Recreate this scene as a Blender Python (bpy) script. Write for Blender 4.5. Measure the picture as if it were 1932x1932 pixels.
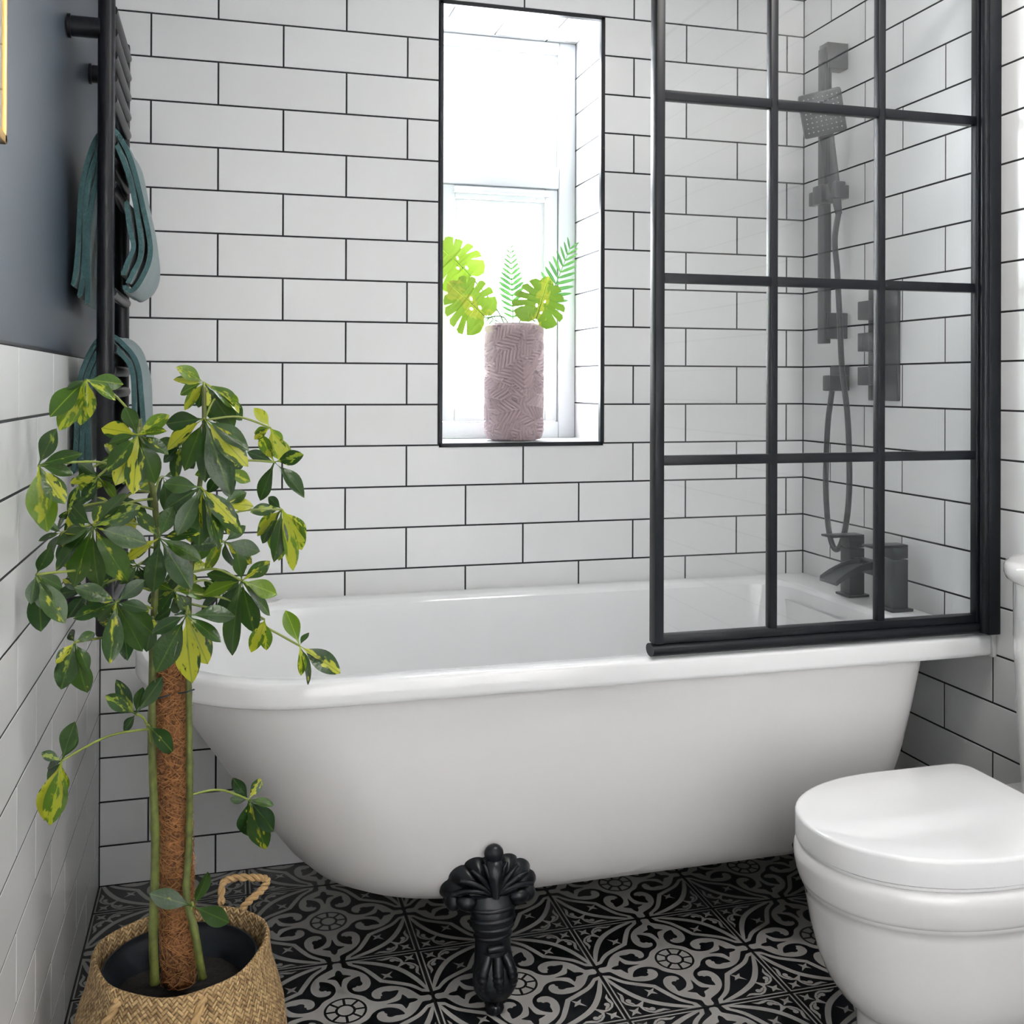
import bpy, bmesh, math, random
import numpy as np
from mathutils import Vector, Matrix, noise
from mathutils.geometry import tessellate_polygon

for o in list(bpy.data.objects): bpy.data.objects.remove(o, do_unlink=True)
S = bpy.context.scene
COL = S.collection
PI = math.pi
W = 1.827            # room width (left wall x=0, right wall x=W, back wall y=0)
CEIL = 2.45
YF = -3.15           # wall behind the camera

# ------------------------------------------------------------------ camera
CAM = Vector((.27828, -2.55744, 1.16229)); YAW, PITCH, ROLL = .27001, .00206, .00316
FPX, PCX, PCY = 1951.69, 966.0, 722.55
Fv = Vector((math.sin(YAW)*math.cos(PITCH), math.cos(YAW)*math.cos(PITCH), math.sin(PITCH)))
R0 = Vector((math.cos(YAW), -math.sin(YAW), 0)); U0 = R0.cross(Fv)
Rv = R0*math.cos(ROLL)+U0*math.sin(ROLL); Uv = -R0*math.sin(ROLL)+U0*math.cos(ROLL)
cd = bpy.data.cameras.new('camera'); cam = bpy.data.objects.new('camera', cd); COL.objects.link(cam)
cam.matrix_world = Matrix(((Rv.x, Uv.x, -Fv.x, CAM.x), (Rv.y, Uv.y, -Fv.y, CAM.y), (Rv.z, Uv.z, -Fv.z, CAM.z), (0, 0, 0, 1)))
cd.sensor_fit = 'HORIZONTAL'; cd.sensor_width = 36; cd.lens = 36*FPX/1932
cd.shift_y = -(966-PCY)/1932; cd.clip_start = .02
S.camera = cam

# ------------------------------------------------------------------ world, light, exposure
SKY = 36.0; DIFFUSER = .31  # sky strength; transmission of the added diffuser behind the camera
wd = bpy.data.worlds.new('sky'); S.world = wd; wd.use_nodes = True
bg = wd.node_tree.nodes['Background']; bg.inputs[0].default_value = (.945, .968, 1.01, 1); bg.inputs[1].default_value = SKY
def portal(name, loc, rot, sx, sy):
    l = bpy.data.lights.new(name, 'AREA'); l.shape = 'RECTANGLE'; l.size = sx; l.size_y = sy; l.cycles.is_portal = True
    o = bpy.data.objects.new(name, l); COL.objects.link(o); o.location = loc; o.rotation_euler = rot
portal('daylight_portal', (1.015, .275, 1.57), (-PI/2, 0, 0), .43, 1.11)
portal('fill_portal_front', (.915, YF-.13, 1.235), (PI/2, 0, 0), 1.63, 2.23)  # samples the sky through the added opening behind the camera
FILL_W = 12  # power of the added ceiling fill lamp
vs = S.view_settings; vs.view_transform = 'Standard'; vs.look = 'None'; vs.exposure = .22; vs.gamma = 1; vs.use_curve_mapping = False

# ------------------------------------------------------------------ helpers
def at(u, v, Y):
    """photo pixel -> world point at depth plane y=Y"""
    d = Fv + Rv*((u-PCX)/FPX) + Uv*((PCY-v)/FPX)
    return CAM + d*((Y-CAM.y)/d.y)
def link(name, me, parent=None, mats=()):
    o = bpy.data.objects.new(name, me); COL.objects.link(o)
    if parent is not None: o.parent = parent
    if me is not None:
        for m in mats:
            if m and len(me.materials) < len(mats): me.materials.append(m)
    return o
def tag(o, label=None, cat=None, group=None, kind=None):
    if label: o['label'] = label
    if cat: o['category'] = cat
    if group: o['group'] = group
    if kind: o['kind'] = kind
    return o
def empty(name, loc=(0, 0, 0)):
    o = bpy.data.objects.new(name, None); COL.objects.link(o); o.location = loc; o.empty_display_size = .05
    return o
class MB:
    """collects geometry in world coordinates; build() links ONE mesh object with its origin at the parent's"""
    def __init__(s): s.v = []; s.f = []; s.sm = []; s.mi = []; s.uv = None
    def add(s, vs, fs, smooth=False, mi=0):
        b = len(s.v); s.v += [tuple(v) for v in vs]
        for f in fs: s.f.append(tuple(b+i for i in f)); s.sm.append(smooth); s.mi.append(mi)
        return s
    def box(s, a, b, ch=0, mi=0):
        x0, y0, z0 = [min(p, q) for p, q in zip(a, b)]; x1, y1, z1 = [max(p, q) for p, q in zip(a, b)]
        if ch <= 0:
            vs = [(x0, y0, z0), (x1, y0, z0), (x1, y1, z0), (x0, y1, z0), (x0, y0, z1), (x1, y0, z1), (x1, y1, z1), (x0, y1, z1)]
            return s.add(vs, [(0, 3, 2, 1), (4, 5, 6, 7), (0, 1, 5, 4), (1, 2, 6, 5), (2, 3, 7, 6), (3, 0, 4, 7)], mi=mi)
        bm = bmesh.new(); bmesh.ops.create_cube(bm, size=1)
        for v in bm.verts: v.co = Vector(((x0+x1)/2+v.co.x*(x1-x0), (y0+y1)/2+v.co.y*(y1-y0), (z0+z1)/2+v.co.z*(z1-z0)))
        bmesh.ops.bevel(bm, geom=bm.edges[:], offset=ch, segments=2, profile=.5, affect='EDGES')
        bm.verts.index_update()
        s.add([v.co.copy() for v in bm.verts], [[v.index for v in f.verts] for f in bm.faces], mi=mi); bm.free(); return s
    def loft(s, rings, cap0=True, cap1=True, smooth=True, closed=True, mi=0):
        n = len(rings[0]); vs = [p for r in rings for p in r]; fs = []
        for i in range(len(rings)-1):
            for j in range(n if closed else n-1):
                k = (j+1) % n
                fs.append((i*n+j, i*n+k, (i+1)*n+k, (i+1)*n+j))
        s.add(vs, fs, smooth, mi)
        b = len(s.v)-len(vs)
        if cap0: s.f.append(tuple(b+n-1-j for j in range(n))); s.sm.append(False); s.mi.append(mi)
        if cap1: s.f.append(tuple(b+(len(rings)-1)*n+j for j in range(n))); s.sm.append(False); s.mi.append(mi)
        return s
    def tube(s, pts, r, n=10, smooth=True, mi=0, flat=1):
        pts = [Vector(p) for p in pts]; rr = r if isinstance(r, (list, tuple)) else [r]*len(pts)
        rings = []; ref = None
        for i, p in enumerate(pts):
            t = (pts[min(i+1, len(pts)-1)]-pts[max(i-1, 0)]).normalized()
            if ref is None:
                ref = Vector((0, 0, 1)) if abs(t.z) < .9 else Vector((1, 0, 0))
            a = (ref-t*ref.dot(t)).normalized(); b = t.cross(a); ref = a
            rings.append([p+(a*math.cos(q)+b*math.sin(q)*flat)*rr[i] for q in [2*PI*k/n for k in range(n)]])
        return s.loft(rings, smooth=smooth, mi=mi)
    def ball(s, c, r, nu=16, nv=10, mi=0, M=None):
        c = Vector(c); r = Vector(r) if hasattr(r, '__len__') else Vector((r, r, r)); rings = []
        for i in range(1, nv):
            t = PI*i/nv; ring = []
            for j in range(nu):
                q = Vector((math.sin(t)*math.cos(2*PI*j/nu)*r.x, math.sin(t)*math.sin(2*PI*j/nu)*r.y, -math.cos(t)*r.z))
                ring.append(c+(M@q if M is not None else q))
            rings.append(ring)
        return s.loft(rings, mi=mi)
    def lathe(s, c, prof, n=40, smooth=True, mi=0, cap0=True, cap1=True):
        return s.loft([[(c[0]+r*math.cos(2*PI*k/n), c[1]+r*math.sin(2*PI*k/n), c[2]+z) for k in range(n)] for r, z in prof], cap0, cap1, smooth, mi=mi)
    def mesh(s, name, off=Vector((0, 0, 0)), sharp=None):
        me = bpy.data.meshes.new(name)
        me.from_pydata([tuple(Vector(v)-off) for v in s.v], [], s.f)
        me.polygons.foreach_set('use_smooth', s.sm); me.polygons.foreach_set('material_index', s.mi)
        me.update()
        if sharp: me.set_sharp_from_angle(angle=math.radians(sharp))
        return me
    def build(s, name, mat, parent=None, sharp=35, label=None):
        off = Vector((0, 0, 0))
        p = parent
        while p is not None: off += p.location; p = p.parent
        mats = mat if isinstance(mat, (list, tuple)) else [mat]
        o = link(name, s.mesh(name, off, sharp), parent, mats)
        if label: o['label'] = label
        return o

# ------------------------------------------------------------------ materials
MATS = {}
def nt(name):
    m = bpy.data.materials.new(name); m.use_nodes = True; MATS[name] = m
    return m, m.node_tree, m.node_tree.nodes['Principled BSDF']
def pbr(name, col, rough=.4, metal=0, spec=.5, coat=0, bump=0, bscale=60, var=0, vscale=8, sss=0):
    m, t, b = nt(name); N, L = t.nodes, t.links
    b.inputs['Base Color'].default_value = (*col, 1); b.inputs['Roughness'].default_value = rough
    b.inputs['Metallic'].default_value = metal; b.inputs['Specular IOR Level'].default_value = spec
    b.inputs['Coat Weight'].default_value = coat; b.inputs['Coat Roughness'].default_value = .05
    tc = N.new('ShaderNodeTexCoord')
    if bump:
        n = N.new('ShaderNodeTexNoise'); n.inputs['Scale'].default_value = bscale; n.inputs['Detail'].default_value = 3
        bp = N.new('ShaderNodeBump'); bp.inputs['Strength'].default_value = bump; bp.inputs['Distance'].default_value = .002
        L.new(tc.outputs['Object'], n.inputs['Vector']); L.new(n.outputs['Fac'], bp.inputs['Height']); L.new(bp.outputs[0], b.inputs['Normal'])
    if var:
        n = N.new('ShaderNodeTexNoise'); n.inputs['Scale'].default_value = vscale; n.inputs['Detail'].default_value = 4
        r = N.new('ShaderNodeMix'); r.data_type = 'RGBA'
        r.inputs['A'].default_value = (*[c*(1-var) for c in col], 1); r.inputs['B'].default_value = (*[min(1, c*(1+var)) for c in col], 1)
        L.new(tc.outputs['Object'], n.inputs['Vector']); L.new(n.outputs['Fac'], r.inputs['Factor']); L.new(r.outputs['Result'], b.inputs['Base Color'])
    return m
def tile_mat():
    m = pbr('white_glazed_tile', (.80, .81, .815), .25, spec=.42, bump=.05, bscale=14)
    t = m.node_tree; N, L = t.nodes, t.links; b = N['Principled BSDF']
    oi = N.new('ShaderNodeObjectInfo'); r = N.new('ShaderNodeMix'); r.data_type = 'RGBA'
    r.inputs['A'].default_value = (.77, .775, .775, 1); r.inputs['B'].default_value = (.81, .815, .82, 1)
    L.new(oi.outputs['Random'], r.inputs['Factor']); L.new(r.outputs['Result'], b.inputs['Base Color'])
    return m
M_TILE = tile_mat()
M_GROUT = pbr('charcoal_grout', (.022, .023, .027), .85, bump=.3, bscale=300)
M_NAVY = pbr('navy_paint', (.042, .058, .084), .45, spec=.6, bump=.04, bscale=90)
M_WHITEPAINT = pbr('white_paint', (.82, .82, .81), .6, bump=.05)
M_UPVC = pbr('white_upvc', (.62, .645, .66), .35, bump=.02)
M_ACRYL = pbr('white_acrylic', (.85, .855, .86), .1, coat=.5, bump=.02, bscale=6)
M_BODY = pbr('white_bath_shell', (.83, .82, .815), .28, bump=.05, bscale=25)
M_CER = pbr('white_ceramic', (.84, .835, .825), .1, coat=.6, bump=.015, bscale=8)
M_LID = pbr('white_gloss_plastic', (.85, .855, .86), .06, coat=.3, bump=.01, bscale=6)
M_BLACK = pbr('matt_black_metal', (.005, .0065, .010), .38, spec=.28)
M_RAD = pbr('anthracite_radiator_paint', (.006, .0065, .010), .36, spec=.3)
M_BRASSW = pbr('black_shower_fitting', (.026, .031, .037), .28, bump=.02, bscale=200)
M_CLAW = pbr('black_cast_iron', (.004, .006, .009), .3, spec=.35, bump=.1, bscale=120)
M_FBLACK = pbr('black_floor_glaze', (.006, .0075, .010), .3, bump=.04, bscale=80)
M_FGREY = pbr('grey_floor_print', (.38, .37, .355), .35, var=.12, vscale=30)
M_FGROUT = pbr('dark_floor_grout', (.02, .02, .02), .9, bump=.2, bscale=200)
M_GOLD = pbr('gold_frame', (.75, .47, .14), .3, metal=.85, bump=.05)
M_PAPER = pbr('mount_board', (.8, .79, .76), .8, var=.05)
M_SILIC = pbr('white_silicone', (.75, .75, .74), .4, bump=.1)
M_POT = pbr('black_plastic_pot', (.012, .016, .022), .4, bump=.05)
M_SOIL = pbr('potting_soil', (.012, .010, .008), .95, bump=1, bscale=160, var=.5, vscale=90)
M_STEM = pbr('green_stem', (.10, .12, .022), .5, var=.75, vscale=70, bump=.2, bscale=120)
M_PETIOLE = pbr('petiole_green', (.22, .27, .05), .45, var=.3, vscale=20)
M_DRYLEAF = pbr('dry_leaf', (.25, .15, .06), .8, var=.3, vscale=40)
M_ROPE = pbr('seagrass_rope', (.44, .29, .13), .8, bump=.6, bscale=220, var=.35, vscale=120)
M_VASE = pbr('dusky_pink_ceramic', (.46, .365, .38), .6, bump=.08, bscale=200)
M_WIRE = pbr('tie_wire', (.02, .035, .05), .4, metal=.4)

def glass_mat(name, tint, rough=0.0, refl=1.0):
    """thin pane: clear transmission with a Schlick reflection that is the same from both sides"""
    m = bpy.data.materials.new(name); m.use_nodes = True; t = m.node_tree; N, L = t.nodes, t.links; N.clear()
    out = N.new('ShaderNodeOutputMaterial'); mx = N.new('ShaderNodeMixShader'); lw = N.new('ShaderNodeLayerWeight'); lw.inputs[0].default_value = .5
    pw = N.new('ShaderNodeMath'); pw.operation = 'POWER'; pw.inputs[1].default_value = 5; L.new(lw.outputs['Facing'], pw.inputs[0])
    ma = N.new('ShaderNodeMath'); ma.operation = 'MULTIPLY_ADD'; ma.inputs[1].default_value = .9*refl; ma.inputs[2].default_value = .04*refl; L.new(pw.outputs[0], ma.inputs[0])
    tr = N.new('ShaderNodeBsdfTransparent'); tr.inputs[0].default_value = (*tint, 1)
    gl = N.new('ShaderNodeBsdfGlossy'); gl.inputs['Roughness'].default_value = rough
    L.new(ma.outputs[0], mx.inputs[0]); L.new(tr.outputs[0], mx.inputs[1]); L.new(gl.outputs[0], mx.inputs[2]); L.new(mx.outputs[0], out.inputs[0])
    return m
M_GLASS = glass_mat('shower_glass', (.985, .99, .99))
M_PANE = glass_mat('window_glass', (.985, .99, .99), .02)

def leaf_mat(name, green, yellow, amount, trans=.28, gloss=.26, axis_scale=1.0):
    m, t, b = nt(name); N, L = t.nodes, t.links
    out = N['Material Output']
    tc = N.new('ShaderNodeTexCoord'); oi = N.new('ShaderNodeObjectInfo')
    sep = N.new('ShaderNodeSeparateXYZ'); L.new(tc.outputs['Object'], sep.inputs[0])
    ab = N.new('ShaderNodeMath'); ab.operation = 'ABSOLUTE'; L.new(sep.outputs['X'], ab.inputs[0])
    ns = N.new('ShaderNodeTexNoise'); ns.noise_dimensions = '4D'; ns.inputs['Scale'].default_value = 5.5; ns.inputs['Detail'].default_value = 3
    mp = N.new('ShaderNodeMapping'); mp.inputs['Scale'].default_value = (2.2, .8, 1); L.new(tc.outputs['Object'], mp.inputs[0]); L.new(mp.outputs[0], ns.inputs['Vector'])
    wv = N.new('ShaderNodeMath'); wv.operation = 'MULTIPLY'; wv.inputs[1].default_value = 37; L.new(oi.outputs['Random'], wv.inputs[0]); L.new(wv.outputs[0], ns.inputs['W'])
    # threshold: noise*k - |x| + (random-.5)*spread + amount > 0 -> yellow
    a1 = N.new('ShaderNodeMath'); a1.operation = 'MULTIPLY_ADD'; a1.inputs[1].default_value = .62; a1.inputs[2].default_value = -.31; L.new(ns.outputs['Fac'], a1.inputs[0])
    a2 = N.new('ShaderNodeMath'); a2.operation = 'SUBTRACT'; L.new(a1.outputs[0], a2.inputs[0]); L.new(ab.outputs[0], a2.inputs[1])
    r2 = N.new('ShaderNodeMath'); r2.operation = 'MULTIPLY_ADD'; r2.inputs[1].default_value = .34; r2.inputs[2].default_value = amount-.17
    fr = N.new('ShaderNodeMath'); fr.operation = 'FRACT'; mm = N.new('ShaderNodeMath'); mm.operation = 'MULTIPLY'; mm.inputs[1].default_value = 7.31
    L.new(oi.outputs['Random'], mm.inputs[0]); L.new(mm.outputs[0], fr.inputs[0]); L.new(fr.outputs[0], r2.inputs[0])
    a3 = N.new('ShaderNodeMath'); a3.operation = 'ADD'; L.new(a2.outputs[0], a3.inputs[0]); L.new(r2.outputs[0], a3.inputs[1])
    rp = N.new('ShaderNodeMapRange'); rp.inputs['From Min'].default_value = -.015; rp.inputs['From Max'].default_value = .02; L.new(a3.outputs[0], rp.inputs['Value'])
    g = N.new('ShaderNodeMix'); g.data_type = 'RGBA'; g.inputs['A'].default_value = (*green, 1); g.inputs['B'].default_value = (green[0]*2.6, green[1]*1.9, green[2]*1.3, 1)
    L.new(oi.outputs['Random'], g.inputs['Factor'])
    c = N.new('ShaderNodeMix'); c.data_type = 'RGBA'; c.inputs['B'].default_value = (*yellow, 1); L.new(g.outputs['Result'], c.inputs['A']); L.new(rp.outputs[0], c.inputs['Factor'])
    mr = N.new('ShaderNodeMapRange'); mr.inputs['From Min'].default_value = .014; mr.inputs['From Max'].default_value = .006; mr.inputs['To Max'].default_value = .55; L.new(ab.outputs[0], mr.inputs['Value'])
    c2 = N.new('ShaderNodeMix'); c2.data_type = 'RGBA'; c2.inputs['B'].default_value = (green[0]*6, green[1]*3.6, green[2]*2.5, 1); L.new(c.outputs['Result'], c2.inputs['A']); L.new(mr.outputs[0], c2.inputs['Factor']); c = c2
    L.new(c.outputs['Result'], b.inputs['Base Color']); b.inputs['Roughness'].default_value = gloss
    n2 = N.new('ShaderNodeTexNoise'); n2.inputs['Scale'].default_value = 14; bp = N.new('ShaderNodeBump'); bp.inputs['Strength'].default_value = .12; bp.inputs['Distance'].default_value = .01
    L.new(tc.outputs['Object'], n2.inputs['Vector']); L.new(n2.outputs['Fac'], bp.inputs['Height']); L.new(bp.outputs[0], b.inputs['Normal'])
    tl = N.new('ShaderNodeBsdfTranslucent'); L.new(c.outputs['Result'], tl.inputs[0])
    mx = N.new('ShaderNodeMixShader'); mx.inputs[0].default_value = trans
    L.new(b.outputs[0], mx.inputs[1]); L.new(tl.outputs[0], mx.inputs[2]); L.new(mx.outputs[0], out.inputs[0])
    return m
M_LEAF = leaf_mat('variegated_leaf', (.018, .055, .010), (.42, .44, .03), .035)
M_LEAFD = leaf_mat('dark_green_leaf', (.014, .045, .010), (.25, .33, .03), -.12)
M_LEAFL = leaf_mat('lime_leaf', (.055, .13, .012), (.42, .46, .03), .02, trans=.4)
M_FAUX = leaf_mat('artificial_lime_leaf', (.075, .165, .012), (.24, .29, .025), -.05, trans=.13, gloss=.45)
M_FAUXD = leaf_mat('artificial_green_leaf', (.025, .11, .03), (.06, .16, .04), -.2, trans=.12, gloss=.45)

def coir_mat():
    m, t, b = nt('coir_fibre'); N, L = t.nodes, t.links
    tc = N.new('ShaderNodeTexCoord'); b.inputs['Roughness'].default_value = .9
    n = N.new('ShaderNodeTexNoise'); n.inputs['Scale'].default_value = 90; n.inputs['Detail'].default_value = 6; n.inputs['Distortion'].default_value = 2.5
    mp = N.new('ShaderNodeMapping'); mp.inputs['Rotation'].default_value = (.4, .5, .7); mp.inputs['Scale'].default_value = (1, 1, .8)
    L.new(tc.outputs['Object'], mp.inputs[0]); L.new(mp.outputs[0], n.inputs['Vector'])
    r = N.new('ShaderNodeValToRGB'); e = r.color_ramp.elements
    e[0].position = .33; e[0].color = (.07, .025, .008, 1); e[1].position = .66; e[1].color = (.33, .14, .045, 1)
    L.new(n.outputs['Fac'], r.inputs[0]); L.new(r.outputs[0], b.inputs['Base Color'])
    bp = N.new('ShaderNodeBump'); bp.inputs['Strength'].default_value = 1; bp.inputs['Distance'].default_value = .006
    L.new(n.outputs['Fac'], bp.inputs['Height']); L.new(bp.outputs[0], b.inputs['Normal'])
    return m
M_COIR = coir_mat()
M_STRAND = pbr('coir_strand', (.34, .15, .05), .8, var=.6, vscale=60)

def weave_mat():
    """diagonal twill weave on UVs given in centimetres"""
    m, t, b = nt('woven_seagrass'); N, L = t.nodes, t.links; b.inputs['Roughness'].default_value = .75
    uv = N.new('ShaderNodeUVMap'); sep = N.new('ShaderNodeSeparateXYZ'); L.new(uv.outputs[0], sep.inputs[0])
    def mth(op, a, c=None, d=None):
        n = N.new('ShaderNodeMath'); n.operation = op
        for i, x in enumerate((a, c, d)):
            if x is None: continue
            if isinstance(x, (int, float)): n.inputs[i].default_value = x
            else: L.new(x, n.inputs[i])
        return n.outputs[0]
    a = mth('MULTIPLY', mth('ADD', sep.outputs[0], sep.outputs[1]), 1.25)
    c = mth('MULTIPLY', mth('SUBTRACT', sep.outputs[0], sep.outputs[1]), 1.25)
    fa, fc = mth('FLOOR', a), mth('FLOOR', c)
    # twill: over/under from (fa+fc) mod 4 < 2
    tw = mth('LESS_THAN', mth('FLOORED_MODULO', mth('ADD', fa, mth('MULTIPLY', fc, 1)), 4), 1.5)
    pa = mth('ABSOLUTE', mth('SUBTRACT', mth('FRACT', a), .5)); pc = mth('ABSOLUTE', mth('SUBTRACT', mth('FRACT', c), .5))
    mixv = mth('ADD', mth('MULTIPLY', pa, tw), mth('MULTIPLY', pc, mth('SUBTRACT', 1, tw)))
    h = mth('SUBTRACT', 1, mth('MULTIPLY', mth('MULTIPLY', mixv, mixv), 3.6))
    wn = N.new('ShaderNodeTexWhiteNoise'); wn.noise_dimensions = '2D'; cb = N.new('ShaderNodeCombineXYZ'); L.new(fa, cb.inputs[0]); L.new(fc, cb.inputs[1]); L.new(cb.outputs[0], wn.inputs['Vector'])
    ns = N.new('ShaderNodeTexNoise'); ns.inputs['Scale'].default_value = .35; ns.inputs['Detail'].default_value = 3; L.new(uv.outputs[0], ns.inputs['Vector'])
    f = mth('ADD', mth('MULTIPLY', wn.outputs['Value'], .55), mth('MULTIPLY', ns.outputs['Fac'], .45))
    r = N.new('ShaderNodeValToRGB'); e = r.color_ramp.elements; e[0].position = .2; e[0].color = (.25, .145, .055, 1); e[1].position = .75; e[1].color = (.55, .375, .175, 1); L.new(f, r.inputs[0])
    mu = N.new('ShaderNodeMix'); mu.data_type = 'RGBA'; mu.blend_type = 'MULTIPLY'; mu.inputs['Factor'].default_value = 1; L.new(r.outputs[0], mu.inputs['A'])
    hm = N.new('ShaderNodeMapRange'); hm.inputs['From Min'].default_value = .15; hm.inputs['From Max'].default_value = .75; hm.inputs['To Min'].default_value = .45; L.new(h, hm.inputs['Value']); L.new(hm.outputs[0], mu.inputs['B'])
    L.new(mu.outputs['Result'], b.inputs['Base Color'])
    bp = N.new('ShaderNodeBump'); bp.inputs['Strength'].default_value = .8; bp.inputs['Distance'].default_value = .003; L.new(h, bp.inputs['Height']); L.new(bp.outputs[0], b.inputs['Normal'])
    return m
M_WEAVE = weave_mat()
def towel_mat():
    m = pbr('teal_terry_towel', (.05, .125, .13), .95, bump=1.0, bscale=420, var=.35, vscale=160)
    m.node_tree.nodes['Principled BSDF'].inputs['Sheen Weight'].default_value = .5
    return m
M_TOWEL = towel_mat()

# ------------------------------------------------------------------ tiles
G = .0041          # joint width
TCACHE = {}
def tile_mesh(w, h, mat, t=.007, ch=.0006, name='tile'):
    key = (round(w, 4), round(h, 4), mat.name)
    if key in TCACHE: return TCACHE[key]
    a, b = w/2-G/2, h/2-G/2; vs = []
    for (x, y, z) in ((a, b, -t), (a, b, -ch), (a-ch, b-ch, 0)):
        vs += [(-x, -y, z), (x, -y, z), (x, y, z), (-x, y, z)]
    fs = [(8, 9, 10, 11)]
    for k in (0, 4):
        for j in range(4): fs.append((k+j, k+(j+1) % 4, k+4+(j+1) % 4, k+4+j))
    me = bpy.data.meshes.new(name); me.from_pydata(vs, [], fs); me.materials.append(mat); TCACHE[key] = me
    return me
ORI = {'back': Matrix(((1, 0, 0), (0, 0, -1), (0, 1, 0))), 'right': Matrix(((0, 0, -1), (-1, 0, 0), (0, 1, 0))),
       'left': Matrix(((0, 0, 1), (1, 0, 0), (0, 1, 0))), 'top': Matrix(((1, 0, 0), (0, -1, 0), (0, 0, -1))), 'floor': Matrix(((1, 0, 0), (0, 1, 0), (0, 0, 1)))}
rnd = random.Random(7)
def put_tile(parent, ori, c, w, h, mat=None):
    if w < .012 or h < .012: return
    o = bpy.data.objects.new('tile', tile_mesh(w, h, mat or M_TILE)); COL.objects.link(o); o.parent = parent
    m = ORI[ori].to_4x4()
    m = Matrix.Translation(c) @ m @ Matrix.Rotation(rnd.uniform(-.0012, .0012), 4, 'X') @ Matrix.Rotation(rnd.uniform(-.0008, .0008), 4, 'Y')
    o.matrix_basis = m
PZ, K1, PX = .102, .0928, .30305
XA0, YR0 = .10737, -.1331
ZK = [0]+[K1+PZ*k for k in range(24)]+[CEIL]        # row joints, ZK[k] = joint k
WX0, WX1, WZ0, WZ1, WD = .797, 1.233, ZK[10]+.004, ZK[21]-.003, .235   # window opening

def intervals(a, b, first, step):
    xs = []; k = math.floor((a-first)/step); x = first+k*step
    while x < b:
        s, e = max(x, a), min(x+step, b)
        if e-s > .001: xs.append((s, e))
        x += step
    return xs

# ------------------------------------------------------------------ the setting
def struct(o, label, cat): return tag(o, label, cat, kind='structure')
mb = MB()
mb.box((-.1, .0009, -.06), (WX0, WD+.06, CEIL+.1)); mb.box((WX1, .0009, -.06), (W+.1, WD+.06, CEIL+.1))
mb.box((WX0, .0009, -.06), (WX1, WD+.06, WZ0-.008)); mb.box((WX0, .0009, WZ1), (WX1, WD+.06, CEIL+.1))
wall_back = struct(mb.build('wall_back', M_GROUT), 'back wall of white brick-bond tiles with dark joints around the window', 'wall')
for k in range(len(ZK)-1):
    z0, z1 = ZK[k], ZK[k+1]
    for a, b in intervals(0, W, XA0 + (0 if k % 2 else PX/2), PX):
        if z0 > WZ0-.02 and z1 < WZ1+.02:
            for p, q in ((a, min(b, WX0-.003)), (max(a, WX1+.003), b)):
                if q-p > .01: put_tile(wall_back, 'back', ((p+q)/2, 0, (z0+z1)/2), q-p, z1-z0)
        else: put_tile(wall_back, 'back', ((a+b)/2, 0, (z0+z1)/2), b-a, z1-z0)
# reveal tiles
for k in range(10, 21):
    z0, z1 = ZK[k], ZK[k+1]
    put_tile(wall_back, 'right', (WX1-.0009, WD/2+.002, (z0+z1)/2), WD-.004, z1-z0)
    put_tile(wall_back, 'left', (WX0+.0009, WD/2+.002, (z0+z1)/2), WD-.004, z1-z0)
for i, (y0, y1) in enumerate(((.004, .105), (.105, .206), (.206, WD))):
    for a, b in intervals(WX0, WX1, .84+.15*(i % 2), PX): put_tile(wall_back, 'top', ((a+b)/2, (y0+y1)/2, WZ1-.0009), b-a, y1-y0)
mb = MB().box((W+.0009, YF, -.06), (W+.12, .004, CEIL+.1))
wall_right = struct(mb.build('wall_right', M_GROUT), 'right wall of white tiles carrying the shower fittings', 'wall')
for k in range(len(ZK)-1):
    for a, b in intervals(0, 2.6, -YR0 + (0 if k % 2 else PX/2), PX):
        put_tile(wall_right, 'right', (W, -(a+b)/2, (ZK[k]+ZK[k+1])/2), b-a, ZK[k+1]-ZK[k])
mb = MB().box((-.12, YF, -.06), (-.0009, .004, ZK[12]))
wall_left = struct(mb.build('wall_left', M_GROUT), 'left wall with white tiles below and dark navy paint above', 'wall')
for k in range(12):
    for a, b in intervals(0, 2.1, .6804-3*PX + (0 if k % 2 else PX/2), PX):
        put_tile(wall_left, 'left', (0, -(a+b)/2, (ZK[k]+ZK[k+1])/2), b-a, ZK[k+1]-ZK[k])
MB().box((-.12, YF, ZK[12]), (-.003, .002, CEIL+.1)).build('painted_plaster', M_NAVY, wall_left, label='dark navy painted plaster')
# wall behind the camera, with a wide glazed opening added as fill light
FX0, FX1, FZ0, FZ1 = .10, 1.73, .12, 2.35
mb = MB(); mb.box((-.12, YF-.12, -.06), (FX0, YF, CEIL+.1)); mb.box((FX1, YF-.12, -.06), (W+.12, YF, CEIL+.1))
mb.box((FX0, YF-.12, -.06), (FX1, YF, FZ0)); mb.box((FX0, YF-.12, FZ1), (FX1, YF, CEIL+.1))
struct(mb.build('wall_front', M_WHITEPAINT), 'white wall behind the camera', 'wall')
struct(MB().box((-.12, YF-.12, CEIL), (W+.12, WD+.06, CEIL+.1)).build('ceiling', M_WHITEPAINT), 'white painted ceiling', 'ceiling')
w2 = struct(empty('fill_window', ((FX0+FX1)/2, YF-.06, FZ0)), 'wide glazed opening added behind the camera for fill light', 'window')
mb = MB()
for a, b in (((FX0, FZ0), (FX1, FZ0+.05)), ((FX0, FZ1-.05), (FX1, FZ1)), ((FX0, FZ0+.05), (FX0+.05, FZ1-.05)), ((FX1-.05, FZ0+.05), (FX1, FZ1-.05)), ((.875, FZ0+.05), (.925, FZ1-.05))):
    mb.box((a[0], YF-.09, a[1]), (b[0], YF-.03, b[1]))
mb.build('fill_window_frame', M_UPVC, w2)
for a, b in ((FX0+.05, .875), (.925, FX1-.05)): MB().box((a, YF-.066, FZ0+.05), (b, YF-.06, FZ1-.05)).build('pane', M_PANE, w2)

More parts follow.
